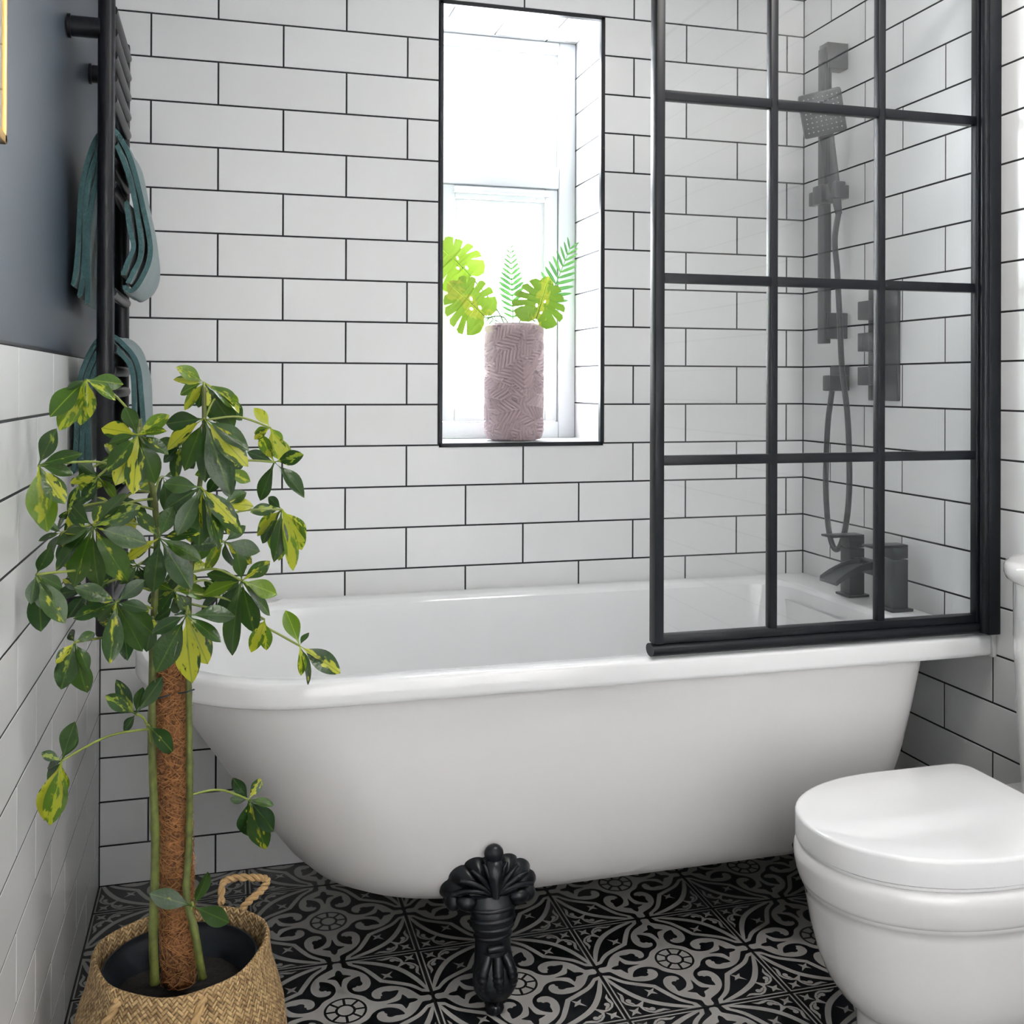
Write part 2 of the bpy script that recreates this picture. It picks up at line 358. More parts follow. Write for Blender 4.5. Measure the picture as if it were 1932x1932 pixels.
m_, t_, b_ = nt('translucent_diffuser'); tl_ = t_.nodes.new('ShaderNodeBsdfTranslucent'); tl_.inputs[0].default_value = (DIFFUSER, DIFFUSER*.98, DIFFUSER*.97, 1); df_ = t_.nodes.new('ShaderNodeBsdfDiffuse'); df_.inputs[0].default_value = (.6, .59, .57, 1)
ad_ = t_.nodes.new('ShaderNodeAddShader'); t_.links.new(tl_.outputs[0], ad_.inputs[0]); t_.links.new(df_.outputs[0], ad_.inputs[1]); t_.links.new(ad_.outputs[0], t_.nodes['Material Output'].inputs[0])
MB().box((FX0-.02, YF+.004, FZ0-.03), (FX1+.02, YF+.006, FZ1+.02)).build('fill_diffuser', m_, w2)  # unseen translucent sheet, added to soften the fill from behind the camera

# floor with patterned tiles
floor = struct(MB().box((-.1, YF-.1, -.06), (W+.1, .1, -.0015)).build('floor', M_FGROUT), 'floor of black tiles printed with grey scrolls and rosettes', 'floor')
FP, FY0 = .3312, -.1262
def chaikin(p, closed=True):
    q = []; n = len(p)
    for i in range(n if closed else n-1):
        a, b = Vector(p[i]), Vector(p[(i+1) % n]); q += [a*.78+b*.22, a*.22+b*.78]
    return [tuple(v) for v in q]
def rot4(p, r):
    for _ in range(r): p = [(-v, u) for u, v in p]
    return p
def floor_tile_mesh():
    polys = []       # (outer, holes)
    out = [(.055, -.985), (.053, -.875), (.083, -.852), (.144, -.816), (.216, -.769), (.281, -.702), (.321, -.636), (.347, -.556), (.35, -.46), (.32, -.381), (.269, -.331), (.198, -.321), (.139, -.349),
           (.12, -.398), (.134, -.421), (.163, -.418), (.183, -.448), (.212, -.435), (.243, -.449), (.256, -.488), (.237, -.535), (.242, -.58), (.239, -.645), (.178, -.623), (.115, -.58), (.069, -.498),
           (.065, -.409), (.085, -.344), (.134, -.285), (.205, -.245), (.225, -.225)]
    mir = [(-v, -u) for u, v in out[:-1]][::-1]
    full = []
    for r in range(4): full += rot4(out, r)+rot4(mir, r)
    fl = [(.0, -.455), (.013, -.518), (.025, -.581), (.048, -.631), (.091, -.651), (.15, -.666), (.092, -.702), (.045, -.720), (.038, -.77), (.025, -.805), (0, -.83)]
    fl = fl+[(-u, v) for u, v in fl[1:-1]][::-1]
    circ = lambda r, n=32, c=(0, 0): [(c[0]+r*math.cos(2*PI*k/n), c[1]+r*math.sin(2*PI*k/n)) for k in range(n)]
    polys.append((chaikin(full), [chaikin(rot4(fl, r)) for r in range(4)]+[circ(.243)]))
    polys.append((circ(.087, 24), []))
    for k in range(8):
        a0, a1 = PI/4*k+.075, PI/4*(k+1)-.075
        pet = [(.215*math.cos(a0+(a1-a0)*i/4), .215*math.sin(a0+(a1-a0)*i/4)) for i in range(5)]
        b0, b1 = PI/4*k+.13, PI/4*(k+1)-.13
        pet += [(.118*math.cos(b1+(b0-b1)*i/3), .118*math.sin(b1+(b0-b1)*i/3)) for i in range(4)]
        polys.append((pet, []))
    def strip(a, b, wid=None):
        for i in range(len(a)-1): polys.append(([a[i], a[i+1], b[i+1], b[i]], []))
    def sym(p): return p+[(v, u) for u, v in p[:-1]][::-1]
    def smooth(p):
        q = [p[0]]+chaikin(p, False)+[p[-1]]; return q
    for r in range(4):
        ai = sym([(-.975, -.12), (-.915, -.25), (-.86, -.375), (-.795, -.495), (-.735, -.587), (-.668, -.668)])
        ao = sym([(-.985, -.16), (-.955, -.29), (-.910, -.415), (-.852, -.53), (-.788, -.632), (-.718, -.718)])
        strip(rot4(smooth(ai), r), rot4(smooth(ao), r))
        bo = [(-.9, -.135), (-.83, -.22), (-.757, -.29), (-.62, -.363), (-.45, -.45)]; bi = [(-.915, -.185), (-.86, -.265), (-.795, -.333), (-.665, -.41), (-.495, -.495)]
        hb = smooth(bo), smooth(bi)
        strip(rot4(hb[0], r), rot4(hb[1], r)); strip(rot4([(v, u) for u, v in hb[0]], r), rot4([(v, u) for u, v in hb[1]], r))
        polys.append((rot4([(-.985, -.11), (-.93, -.125), (-.90, -.135), (-.915, -.19), (-.985, -.165)], r), [])); polys.append((rot4([(-.11, -.985), (-.125, -.93), (-.135, -.90), (-.19, -.915), (-.165, -.985)], r), []))
        def star(c, tips, inner):
            p = []
            for i, (dx, dy) in enumerate(tips):
                ex, ey = tips[(i+1) % 4]; p += [(c[0]+dx, c[1]+dy), (c[0]+(dx+ex)*.5*inner, c[1]+(dy+ey)*.5*inner)]
            polys.append((rot4(p, r), []))
        star((-.552, -.562), [(-.06, .062), (.062, .062), (.062, -.06), (-.085, -.085)], .45)
        star((-.872, -.872), [(-.062, .05), (.07, .07), (.05, -.062), (-.07, -.07)], .5)
        for mirror in (0, 1):
            mf = (lambda p: [(v, u) for u, v in p]) if mirror else (lambda p: p)
            path = [(-.70, -.705), (-.745, -.75), (-.775, -.80), (-.765, -.86), (-.72, -.915), (-.66, -.94), (-.60, -.925), (-.54, -.915), (-.475, -.94)]
            wid = [.004, .016, .02, .014, .014, .016, .022, .017, .002]
            A, B = [], []
            for i, p in enumerate(path):
                d = (Vector(path[min(i+1, 8)])-Vector(path[max(i-1, 0)])).normalized(); n = Vector((-d.y, d.x))
                A.append(tuple(Vector(p)+n*wid[i])); B.append(tuple(Vector(p)-n*wid[i]))
            strip(rot4(mf(A), r), rot4(mf(B), r))
            polys.append((rot4(mf(circ(.034, 10, (-.665, -.875))), r), [])); polys.append((rot4(mf([(-.69, -.86), (-.72, -.835), (-.76, -.82), (-.735, -.87), (-.69, -.905)]), r), []))
            e = [(-.985, -.985), (-.967, -.967), (-.967, -.155), (-.985, -.155)]
            polys.append((rot4(mf(e), r), []))
    h = FP/2-.0009; vs, fs, mi = [], [], []
    ch = .0006
    for (a, z) in ((h, -.007), (h, -ch), (h-ch, 0)): vs += [(-a, -a, z), (a, -a, z), (a, a, z), (-a, a, z)]
    fs.append((8, 9, 10, 11)); mi.append(0)
    for k in (0, 4):
        for j in range(4): fs.append((k+j, k+(j+1) % 4, k+4+(j+1) % 4, k+4+j)); mi.append(0)
    for n, (o, hs) in enumerate(polys):
        loops = [[Vector((u*h, v*h, .00022+.00001*(n % 7))) for u, v in l] for l in [o]+hs]
        pts = [p for l in loops for p in l]; b = len(vs); vs += [tuple(p) for p in pts]
        for t in tessellate_polygon(loops):
            p0, p1, p2 = (pts[i] for i in t)
            if (p1-p0).cross(p2-p0).z < 0: t = (t[0], t[2], t[1])
            fs.append(tuple(b+i for i in t)); mi.append(1)
    me = bpy.data.meshes.new('floor_tile'); me.from_pydata(vs, [], fs); me.materials.append(M_FBLACK); me.materials.append(M_FGREY)
    me.polygons.foreach_set('material_index', mi); me.update(); return me
FT = floor_tile_mesh(); FCUT = {}
def floor_cut(sx, sy):
    """tile mesh cut at local x<sx and y<sy"""
    key = (round(sx, 4), round(sy, 4))
    if key == (1, 1): return FT
    if key not in FCUT:
        bm = bmesh.new(); bm.from_mesh(FT)
        if sx < 1: bmesh.ops.bisect_plane(bm, geom=bm.verts[:]+bm.edges[:]+bm.faces[:], plane_co=(sx, 0, 0), plane_no=(1, 0, 0), clear_outer=True)
        if sy < 1: bmesh.ops.bisect_plane(bm, geom=bm.verts[:]+bm.edges[:]+bm.faces[:], plane_co=(0, sy, 0), plane_no=(0, 1, 0), clear_outer=True)
        me = bpy.data.meshes.new('floor_tile'); bm.to_mesh(me); bm.free(); me.materials.append(M_FBLACK); me.materials.append(M_FGREY); FCUT[key] = me
    return FCUT[key]
for i in range(6):
    for j in range(10):
        cx, cy = FP*(i+.5), FY0+FP*.5-FP*j
        if cy-FP/2 < YF: continue
        o = bpy.data.objects.new('floor_tile', floor_cut(1 if cx+FP/2 <= W else W-.002-cx, 1 if cy+FP/2 <= 0 else -.001-cy)); COL.objects.link(o); o.parent = floor
        o.matrix_basis = Matrix.Translation((cx, cy, 0)) @ Matrix.Rotation(PI/2*rnd.randrange(4) if (cx+FP/2 <= W and cy+FP/2 <= 0) else 0, 4, 'Z')

# trims: black edge around the window opening, dark edge on top of the left tiles
mb = MB(); t = .007
mb.box((WX0-.001, -.003, WZ0-.008), (WX0+t, .012, WZ1)); mb.box((WX1-t, -.003, WZ0-.008), (WX1+.001, .012, WZ1))
mb.box((WX0-.001, -.003, WZ1-t), (WX1+.001, .012, WZ1+.001)); mb.box((WX0-.001, -.003, WZ0-.010), (WX1+.001, .012, WZ0))
struct(mb.build('trim_1', M_BLACK), 'thin black edge trim around the window opening', 'trim')
struct(MB().box((-.004, -2.4, ZK[12]-.001), (.001, -.36, ZK[12]+.0035)).build('trim_2', M_BLACK), 'thin dark edge on top of the left wall tiles', 'trim')
# ------------------------------------------------------------------ window
w1 = struct(empty('window_1', ((WX0+WX1)/2, WD-.02, WZ0)), 'white framed window deep in the tiled reveal, bright with daylight', 'window')
ya, yb = WD-.02, WD+.045
fx0, fx1, fz0, fz1 = WX0+.001, WX1-.003, WZ0, WZ1-.003
MB().box((WX0, .002, WZ0-.008), (WX1, WD+.05, WZ0)).build('window_sill', M_UPVC, w1)
fw = .048
for a, b in (((fx0, fz0), (fx0+fw, fz1)), ((fx1-fw, fz0), (fx1, fz1)), ((fx0+fw, fz0), (fx1-fw, fz0+.045)), ((fx0+fw, fz1-.03), (fx1-fw, fz1)), ((fx0+fw, 1.715), (fx1-fw, 1.775))):
    MB().box((a[0], ya, a[1]), (b[0], yb, b[1]), .003).build('frame_member', M_UPVC, w1)
# opening sash in the lower light
sx0, sx1, sz0, sz1 = fx0+fw+.002, fx1-fw-.002, fz0+.047, 1.713
for a, b in (((sx0, sz0), (sx0+.036, sz1)), ((sx1-.036, sz0), (sx1, sz1)), ((sx0+.036, sz0), (sx1-.036, sz0+.036)), ((sx0+.036, sz1-.036), (sx1-.036, sz1))):
    MB().box((a[0], ya+.008, a[1]), (b[0], yb-.004, b[1]), .003).build('sash_member', M_UPVC, w1)
for (a, b) in (((fx0+fw, 1.775), (fx1-fw, fz1-.03)), ((sx0+.036, sz0+.036), (sx1-.036, sz1-.036))):
    p = MB().box((a[0], ya+.034, a[1]), (b[0], ya+.040, b[1])).build('pane', M_PANE, w1)
    g = .009; m2 = MB()
    m2.box((a[0], ya+.02, a[1]), (b[0], ya+.033, a[1]+g)); m2.box((a[0], ya+.02, b[1]-g), (b[0], ya+.033, b[1])); m2.box((a[0], ya+.02, a[1]+g), (a[0]+g, ya+.033, b[1]-g)); m2.box((b[0]-g, ya+.02, a[1]+g), (b[0], ya+.033, b[1]-g))
    m2.build('glazing_bead', M_UPVC, p)
mv = MB().box((sx0+.03, ya-.010, sz1-.022), (sx1-.025, ya+.009, sz1-.006), .003).build('trickle_vent', M_UPVC, w1)
MB().box((sx1-.075, ya-.018, sz1-.036), (sx1-.05, ya-.006, sz1-.02), .003).build('vent_catch', M_UPVC, mv)

# ------------------------------------------------------------------ bathtub
def tub_outline(x0, x1, yf, yb, rx, ry, rr, z, n=18, m=6):
    p = []
    for i in range(n+1): a = PI+PI/2*i/n; p.append((x0+rx+rx*math.cos(a), yf+ry+ry*math.sin(a), z))        # front left
    for i in range(1, 12): p.append((x0+rx+(x1-rr-x0-rx)*i/12, yf, z))
    for i in range(m+1): a = -PI/2+PI/2*i/m; p.append((x1-rr+rr*math.cos(a), yf+rr+rr*math.sin(a), z))
    for i in range(1, 6): p.append((x1, yf+rr+(yb-rr-yf-rr)*i/6, z))
    for i in range(m+1): a = PI/2*i/m; p.append((x1-rr+rr*math.cos(a), yb-rr+rr*math.sin(a), z))
    for i in range(1, 12): p.append((x1-rr+(x0+rx-x1+rr)*i/12, yb, z))
    for i in range(n): a = PI/2+PI/2*i/n; p.append((x0+rx+rx*math.cos(a), yb-ry+ry*math.sin(a), z))
    return p
RT = .645
tub = tag(empty('bathtub', (.97, -.37, 0)), 'white rolled-rim bathtub on black claw feet along the tiled back wall', 'bathtub')
X0, X1, YFR, YBK = .108, W-.003, -.748, -.003
mb = MB(); O = lambda d, z, rx=.33, ry=.368: tub_outline(X0+d, X1-min(d, .004), YFR+d, YBK-min(d, .004), rx-d*.6, ry-d, .012, z)
I = lambda x0, x1, yf, yb, rx, ry, rr, z: tub_outline(x0, x1, yf, yb, rx, ry, rr, z)
rim = [O(.014, RT-.043), O(.003, RT-.043), O(.0005, RT-.040), O(0, RT-.034), O(0, RT-.008), O(.0015, RT-.003), O(.005, RT), O(.012, RT+.0005),
       I(.150, 1.728, -.705, -.050, .30, .325, .10, RT), I(.157, 1.722, -.697, -.057, .30, .318, .10, RT-.004), I(.163, 1.717, -.691, -.062, .30, .313, .10, RT-.013)]
mb.loft(rim, False, False).build('rim', M_ACRYL, tub, sharp=50)
basin = [rim[-1], I(.20, 1.705, -.68, -.07, .28, .30, .11, .56), I(.27, 1.69, -.665, -.085, .26, .285, .12, .45), I(.35, 1.67, -.645, -.105, .24, .265, .13, .34),
         I(.42, 1.65, -.62, -.13, .22, .24, .14, .27), I(.49, 1.61, -.58, -.17, .18, .2, .15, .225), I(.58, 1.55, -.53, -.22, .14, .15, .14, .207)]
MB().loft(basin, False, True).build('basin', M_ACRYL, tub, sharp=60)
LV = [(.602, .140, 1.700, -.728, -.022), (.58, .158, 1.698, -.7265, -.024), (.50, .213, 1.688, -.718, -.035), (.40, .281, 1.674, -.704, -.05), (.30, .349, 1.656, -.683, -.072), (.235, .398, 1.638, -.66, -.095),
      (.195, .438, 1.615, -.632, -.125), (.17, .478, 1.585, -.600, -.155), (.156, .525, 1.55, -.563, -.19), (.150, .59, 1.50, -.52, -.23)]
mb = MB()
mb.loft([tub_outline(a, b, c, d, .31-.1*(.602-z), (d-c)*.485, .075+.05*(.602-z), z) for z, a, b, c, d in LV][::-1], True, False)
mb.build('shell', M_BODY, tub, sharp=60)
# silicone seal at the wall end
MB().box((W-.010, YFR-.004, RT-.046), (W, YFR+.012, RT+.003), .003).build('silicone_seal', M_SILIC, tub)

def claw_foot(ox, oy, sgn):
    """ox,oy floor contact; sgn=-1 faces the camera side"""
    b = MB(); P = lambda x, d, z: (ox+x, oy+sgn*d, z)     # d = outwards from the tub
    # leg: lofted ellipses down an S-shaped spine (d, z, half width, half depth)
    sp = [(-.052, .250, .034, .020), (-.036, .225, .046, .026), (-.022, .200, .047, .028), (-.014, .182, .043, .026), (-.010, .165, .039, .0245), (-.011, .148, .0355, .023), (-.013, .130, .034, .022),
          (-.012, .112, .0345, .023), (-.006, .095, .037, .026), (0, .078, .0405, .0295), (.004, .062, .042, .031), (.005, .048, .039, .029), (.004, .036, .031, .024), (.002, .027, .021, .018)]
    ring = lambda d, z, a, c: [P(a*math.cos(2*PI*k/20), d+c*math.sin(2*PI*k/20), z) for k in range(20)]
    b.loft([ring(*q) for q in sp])
    for (d, z, a, c) in ((-.018, .190, .047, .030), (-.0105, .172, .0425, .028), (-.0105, .156, .039, .0265), (-.012, .140, .0365, .025)):   # collar rings
        b.loft([ring(d, z+dz, a*s_, c*s_) for dz, s_ in ((-.004, .94), (-.002, 1.02), (.001, 1.03), (.004, .96))])
    # knuckle block on the shin
    b.box(P(-.016, .004, .116), P(.016, .016, .128), .003)
    # three toes with cross ridges
    for x in (-.025, 0, .025):
        pts, rad = [], []
        for i in range(41):
            q = i/40; z = .112-.082*q; d = (.012 if x else .020)+.014*math.sin(PI*min(1, q*1.05))-.010*q
            pts.append(P(x*(.6+.55*math.sin(PI*q)), d, z)); rad.append((.0095+.0025*math.sin(PI*q))*(1-.25*q)*(1+(.07*math.sin(i*1.55) if .25 < q < .8 else 0)))
        b.tube(pts, rad, 10)
        b.ball(P(x*.62, .017 if x == 0 else .009, .031), (.0065, .008, .011), 10, 6)
    # small turned ball under the claw
    b.lathe((ox, oy+sgn*.002, 0), [(.010, .0005), (.0155, .004), (.018, .011), (.0165, .019), (.012, .025), (.014, .030)], 18)
    # palmette: a lobed, ridged leaf fan hugging the shell
    b.ball(P(0, -.006, .2915), (.0185, .015, .0175))
    zc = .212; NT, NR = 97, 12; TH = math.radians(128)
    def lobe(t):
        a = abs(t)/TH
        base = .066+.034*a**.8-.020*max(0, a-.72)/.28
        return base*(1+.085*abs(math.cos(PI*4.5*a))**.6-.05)
    front = []
    for i in range(NR+1):
        q = i/NR; row = []
        for k in range(NT):
            t = -TH+2*TH*k/(NT-1); r = lobe(t)*q; x = math.sin(t)*r*1.0; z = zc+math.cos(t)*r*.98
            back = -.056+(z-.2)*.33 if z > .2 else -.056-(.2-z)*.9
            th = .034*(1-q**2.2)+.012*(1-q**8)
            ridge = .0055*math.cos(2*PI*4.5*abs(t)/TH)*math.sin(PI*min(1, q*1.05))*(.5+q*.5)
            fine = .0016*math.cos(2*PI*13.5*abs(t)/TH)*math.sin(PI*q)
            row.append(P(x, max(back, back+.004+th+ridge+fine), z))
        front.append(row)
    rearr = [P(math.sin(-TH+2*TH*k/(NT-1))*lobe(-TH+2*TH*k/(NT-1))*.9, -.075, zc+math.cos(-TH+2*TH*k/(NT-1))*lobe(-TH+2*TH*k/(NT-1))*.9) for k in range(NT)]
    rows = front+[rearr]
    if sgn > 0: rows = rows[::-1]
    b.loft(rows, False, False, True, False)
    # central shield with a raised spine
    b.loft([[P(w*math.cos(2*PI*k/16), d+.011*math.sin(2*PI*k/16), z) for k in range(16)] for w, d, z in ((.013, -.006, .283), (.0175, .004, .266), (.013, .007, .240), (.006, .008, .217))])
    for s in (-1, 1):
        for a0, ln, w_ in ((.30, .058, .0042), (.62, .060, .0046), (.98, .062, .005), (1.36, .066, .005)):
            pts = []
            for i in range(9):
                q = i/8; a = s*a0*(.65+.42*q); rr_ = .012+ln*q; z = zc+math.cos(a)*rr_
                pts.append(P(math.sin(a)*rr_, -.056+(z-.2)*.33+.049-.014*q*q, z))
            b.tube(pts, [w_*(.5+.6*math.sin(PI*min(.95, .15+.7*i/8))) for i in range(9)], 8)
        b.ball(P(s*.050, -.012, .205), (.020, .016, .016)); b.ball(P(s*.070, -.030, .200), (.018, .014, .017))
    return b
for ox, oy, sg in ((.762, -.700, -1), (1.505, -.700, -1), (.762, -.075, 1), (1.505, -.075, 1)):
    claw_foot(ox, oy, sg).build('claw_foot', M_CLAW, tub, sharp=60, label='ornate black claw foot')

# ------------------------------------------------------------------ shower screen
scr = tag(empty('shower_screen', (1.43, -.73, RT)), 'black gridded glass shower screen standing on the bath rim', 'shower screen')
SY = -.732; yq = (SY-.0125, SY+.0125)
SX = [1.074, 1.314, 1.557, 1.776]; SZ = [.684, 1.0195, 1.3675, 1.716, 2.063]
sb = .0185
MB().box((SX[0]-.013, SY-.014, SZ[0]-.012), (SX[0]+.006, SY+.014, SZ[-1]+.01), .002).build('stile', M_BLACK, scr)
MB().box((SX[3]+.004, SY-.014, SZ[0]-.012), (SX[3]+.022, SY+.006, SZ[-1]+.01), .003).build('stile', M_BLACK, scr)
MB().box((SX[0]-.012, SY-.013, SZ[-1]-.009), (SX[3]+.01, SY+.013, SZ[-1]+.009), .002).build('top_rail', M_BLACK, scr)
MB().box((SX[0]-.006, SY-.012, SZ[0]-.012), (SX[3]+.01, SY+.012, SZ[0]+.004), .002).build('bottom_rail', M_BLACK, scr)
seal = MB(); ring = lambda x: [(x, SY-.002+.019*math.cos(a), .6605+.0125*math.sin(a)) for a in [2*PI*k/16 for k in range(16)]]
seal.loft([ring(SX[0]-.018), ring(SX[3]+.012)]); seal.build('bottom_seal', M_BLACK, scr)
for x in SX[1:3]: MB().box((x-sb/2+.001, SY-.009, SZ[0]), (x+sb/2-.001, SY+.009, SZ[-1]), .0015).build('glazing_bar', M_BLACK, scr)
for z in SZ[1:4]:
    for i in range(3): MB().box((SX[i]+.004, SY-.009, z-sb/2), (SX[i+1]+(.005 if i == 2 else -.004), SY+.009, z+sb/2), .0015).build('glazing_bar', M_BLACK, scr)
for i in range(3):
    for j in range(4): MB().box((SX[i]+.002, SY-.003, SZ[j]), (SX[i+1]+(.006 if i == 2 else 0), SY+.003, SZ[j+1])).build('pane', M_GLASS, scr)
wp = MB().box((1.797, SY-.031, RT+.004), (W-.0005, SY+.025, 2.09), .002)
wp.build('wall_profile', M_BLACK, scr)
wp = MB(); wp.tube([(1.793, SY-.022, RT+.008), (1.793, SY-.022, 2.085)], .009, 12); wp.build('hinge_tube', M_BLACK, scr)

# ------------------------------------------------------------------ bath filler tap
RTT = RT; RT = RT+.0007
tap = tag(empty('bath_tap', (1.772, -.40, RT)), 'black square bath filler tap with waterfall spout on the bath rim', 'tap')
TX = 1.772
for y in (-.318, -.487):
    body = MB().box((TX-.0205, y-.0205, RT), (TX+.0205, y+.0205, RT+.118), .0015).build('pillar', M_BRASSW, tap)
    MB().box((TX-.029, y-.029, RT), (TX+.029, y+.029, RT+.006), .0015).build('base_plate', M_BRASSW, body)
    MB().box((TX-.0205, y-.0205, RT+.1205), (TX+.0205, y+.0205, RT+.1465), .0015).build('valve_head', M_BRASSW, tap)
    MB().box((TX-.075, y-.0205, RT+.1465), (TX+.0205, y+.0205, RT+.152), .0015).build('lever', M_BRASSW, tap)
MB().box((TX-.016, -.4665, RT+.068), (TX+.016, -.3385, RT+.098), .002).build('bridge', M_BRASSW, tap)
mb = MB(); rings = []
for i in range(12):
    q = i/11; x = TX-.016-.105*q; z = RT+.092-.030*q*q*1.1; hw = .030+.006*q; th = .007
    rings.append([(x, -.402-hw, z-.008), (x, -.402-hw, z+.004+.006*(1-q)), (x, -.402-hw+.004, z+.004+.006*(1-q)), (x, -.402-hw+.005, z-.002), (x, -.402+hw-.005, z-.002), (x, -.402+hw-.004, z+.004+.006*(1-q)), (x, -.402+hw, z+.004+.006*(1-q)), (x, -.402+hw, z-.008)])
mb.loft(rings); mb.build('waterfall_spout', M_BRASSW, tap); RT = RTT

# ------------------------------------------------------------------ shower rail kit
kit = tag(empty('shower_rail', (W-.05, -.19, 1.29)), 'black riser rail with square hand shower and hose on the right wall', 'shower')
KX, KY = W-.057, -.193
MB().box((KX-.010, KY-.0155, 1.272), (KX+.010, KY+.0155, 2.035), .002).build('rail', M_BRASSW, kit)
for z in (2.015, 1.318): MB().box((KX-.004, KY-.020, z-.033), (W, KY+.020, z+.033), .002).build('wall_bracket', M_BRASSW, kit)
sl = MB().box((KX-.022, KY-.022, 1.632), (KX+.014, KY+.022, 1.680), .003).build('slider', M_BRASSW, kit)
m2 = MB().box((KX-.008, KY+.022, 1.636), (KX+.008, KY+.062, 1.672), .002); m2.build('locking_knob', M_BRASSW, sl)
MB().box((KX-.028, KY-.092, 1.632), (KX+.004, KY-.052, 1.676), .004).build('handset_cradle', M_BRASSW, sl)
MB().box((KX-.012, KY-.066, 1.638), (KX+.030, KY-.022, 1.672), .002).build('slide_grip', M_BRASSW, sl)
hs = Matrix.Translation((KX-.012, KY-.072, 1.640)) @ Matrix.Rotation(math.radians(52), 4, 'Z') @ Matrix.Rotation(math.radians(-8), 4, 'X') @ Matrix.Rotation(math.radians(-9), 4, 'Y')
def xbox(a, b, ch, Mx):
    m_ = MB().box(a, b, ch); m_.v = [tuple(Mx @ Vector(v)) for v in m_.v]; return m_
hand = MB(); rings = []
for q, hw, hd in ((-.045, .008, .008), (-.02, .010, .010), (0, .0125, .0115), (.05, .0145, .010), (.12, .0165, .009), (.165, .018, .0085)):
    rings.append([tuple(hs @ Vector((sx*hd, sy*hw, q))) for sx, sy in ((-1, -.7), (-.7, -1), (.7, -1), (1, -.7), (1, .7), (.7, 1), (-.7, 1), (-1, .7))])
hand.loft(rings); hand = hand.build('hand_shower', M_BRASSW, kit)
MB_ = xbox((-.010, -.052, .155), (.010, .052, .262), .006, hs @ Matrix.Rotation(math.radians(-8), 4, 'Y') @ Matrix.Rotation(math.radians(10), 4, 'Z')); MB_.build('spray_head', M_BRASSW, hand)
M_NOZ = pbr('grey_rubber_nozzle', (.35, .37, .38), .5, bump=.1)
nz = MB()
Mh = hs @ Matrix.Rotation(math.radians(-8), 4, 'Y') @ Matrix.Rotation(math.radians(10), 4, 'Z')
for i in range(8):
    for j in range(8):
        c = Mh @ Vector((-.0108, -.0395+i*.0113, .168+j*.0115)); nz.ball(c, .0021, 6, 4)
nz.build('spray_nozzles', M_NOZ, hand)
hp = [tuple(hs @ Vector((0, 0, -.042))), (KX-.016, KY-.073, 1.53), (KX-.010, KY-.075, 1.45), (KX-.006, -.274, 1.32), (KX-.006, -.283, 1.213), (KX, -.297, 1.10), (KX, -.306, 1.00), (KX, -.3065, .897), (KX, -.293, .815), (KX, -.272, .765), (KX, -.250, .748), (KX, -.229, .765), (KX, -.212, .815), (KX, -.203, .92), (KX, -.211, 1.06), (KX+.002, -.2215, 1.125), (KX+.004, -.224, 1.150)]
def spline(p, n=6):
    p = [Vector(q) for q in p]; o = []
    for i in range(len(p)-1):
        a, b, c, d = p[max(i-1, 0)], p[i], p[i+1], p[min(i+2, len(p)-1)]
        for k in range(n):
            t = k/n; o.append(.5*((2*b)+(c-a)*t+(2*a-5*b+4*c-d)*t*t+(3*b-a-3*c+d)*t**3))
    return o+[p[-1]]
MB().tube(spline(hp, 8), .0072, 10).build('hose', M_BRASSW, kit)
MB().box((W-.012, -.222, 1.153), (W, -.152, 1.217), .002).build('outlet_plate', M_BRASSW, kit)
MB().box((KX-.012, -.238, 1.150), (W-.010, -.205, 1.190), .003).build('outlet_elbow', M_BRASSW, kit)

# ------------------------------------------------------------------ thermostatic valve
vl = tag(empty('shower_valve', (W, -.37, 1.26)), 'black rectangular shower valve plate with three square knobs on the wall', 'shower valve')
MB().box((W-.008, -.430, 1.127), (W, -.312, 1.402), .002).build('face_plate', M_BRASSW, vl)
for z in (1.346, 1.269, 1.187):
    k = MB().box((W-.062, -.393, z-.0225), (W-.022, -.347, z+.0225), .002).build('knob', M_BRASSW, vl)
    MB().box((W-.023, -.385, z-.015), (W-.007, -.355, z+.015), .001).build('knob_neck', M_BRASSW, k)

# ------------------------------------------------------------------ toilet
tl = tag(empty('toilet', (1.45, -1.06, 0)), 'white ceramic toilet with closed lid beside the bathtub', 'toilet')
TYC = -1.062
def dshape(xf, xb, hw, z, fr=.58, rb=.03, n=36, yc=TYC, ex=2.15):
    a = (xb-xf)*fr; p = []
    for i in range(n+1):
        t = -PI/2+PI*i/n; c, s = math.cos(t), math.sin(t)
        p.append((xf+a-a*abs(c)**(2/ex), yc+hw*math.copysign(abs(s)**(2/ex), s), z))
    for i in range(1, 5): p.append((xf+a+(xb-rb-xf-a)*i/5, yc+hw, z))
    for i in range(6): t = PI/2-PI/2*i/5; p.append((xb-rb+rb*math.cos(t), yc+hw-rb+rb*math.sin(t), z))
    for i in range(1, 6): p.append((xb, yc+hw-rb-(2*hw-2*rb)*i/6, z))
    for i in range(6): t = -PI/2*i/5; p.append((xb-rb+rb*math.cos(t), yc-hw+rb+rb*math.sin(t), z))
    for i in range(1, 5): p.append((xb-rb-(xb-rb-xf-a)*i/5, yc-hw, z))
    return p[::-1]
LX0, LX1, LH = 1.197, 1.640, .183
prof = [(.020, .4010), (.004, .4012), (.0, .404), (0, .440), (.001, .4432), (.0035, .4450), (.008, .4456), (.05, .4458)]
MB().loft([dshape(LX0+d, LX1-d, LH-d, z) for d, z in prof]).build('lid', M_LID, tl, sharp=50)
prof = [(.016, .394), (.008, .3942), (.006, .3955), (.006, .3998), (.012, .4004)]
MB().loft([dshape(LX0+d, LX1-d, LH-d, z) for d, z in prof]).build('seat', M_LID, tl, sharp=50)
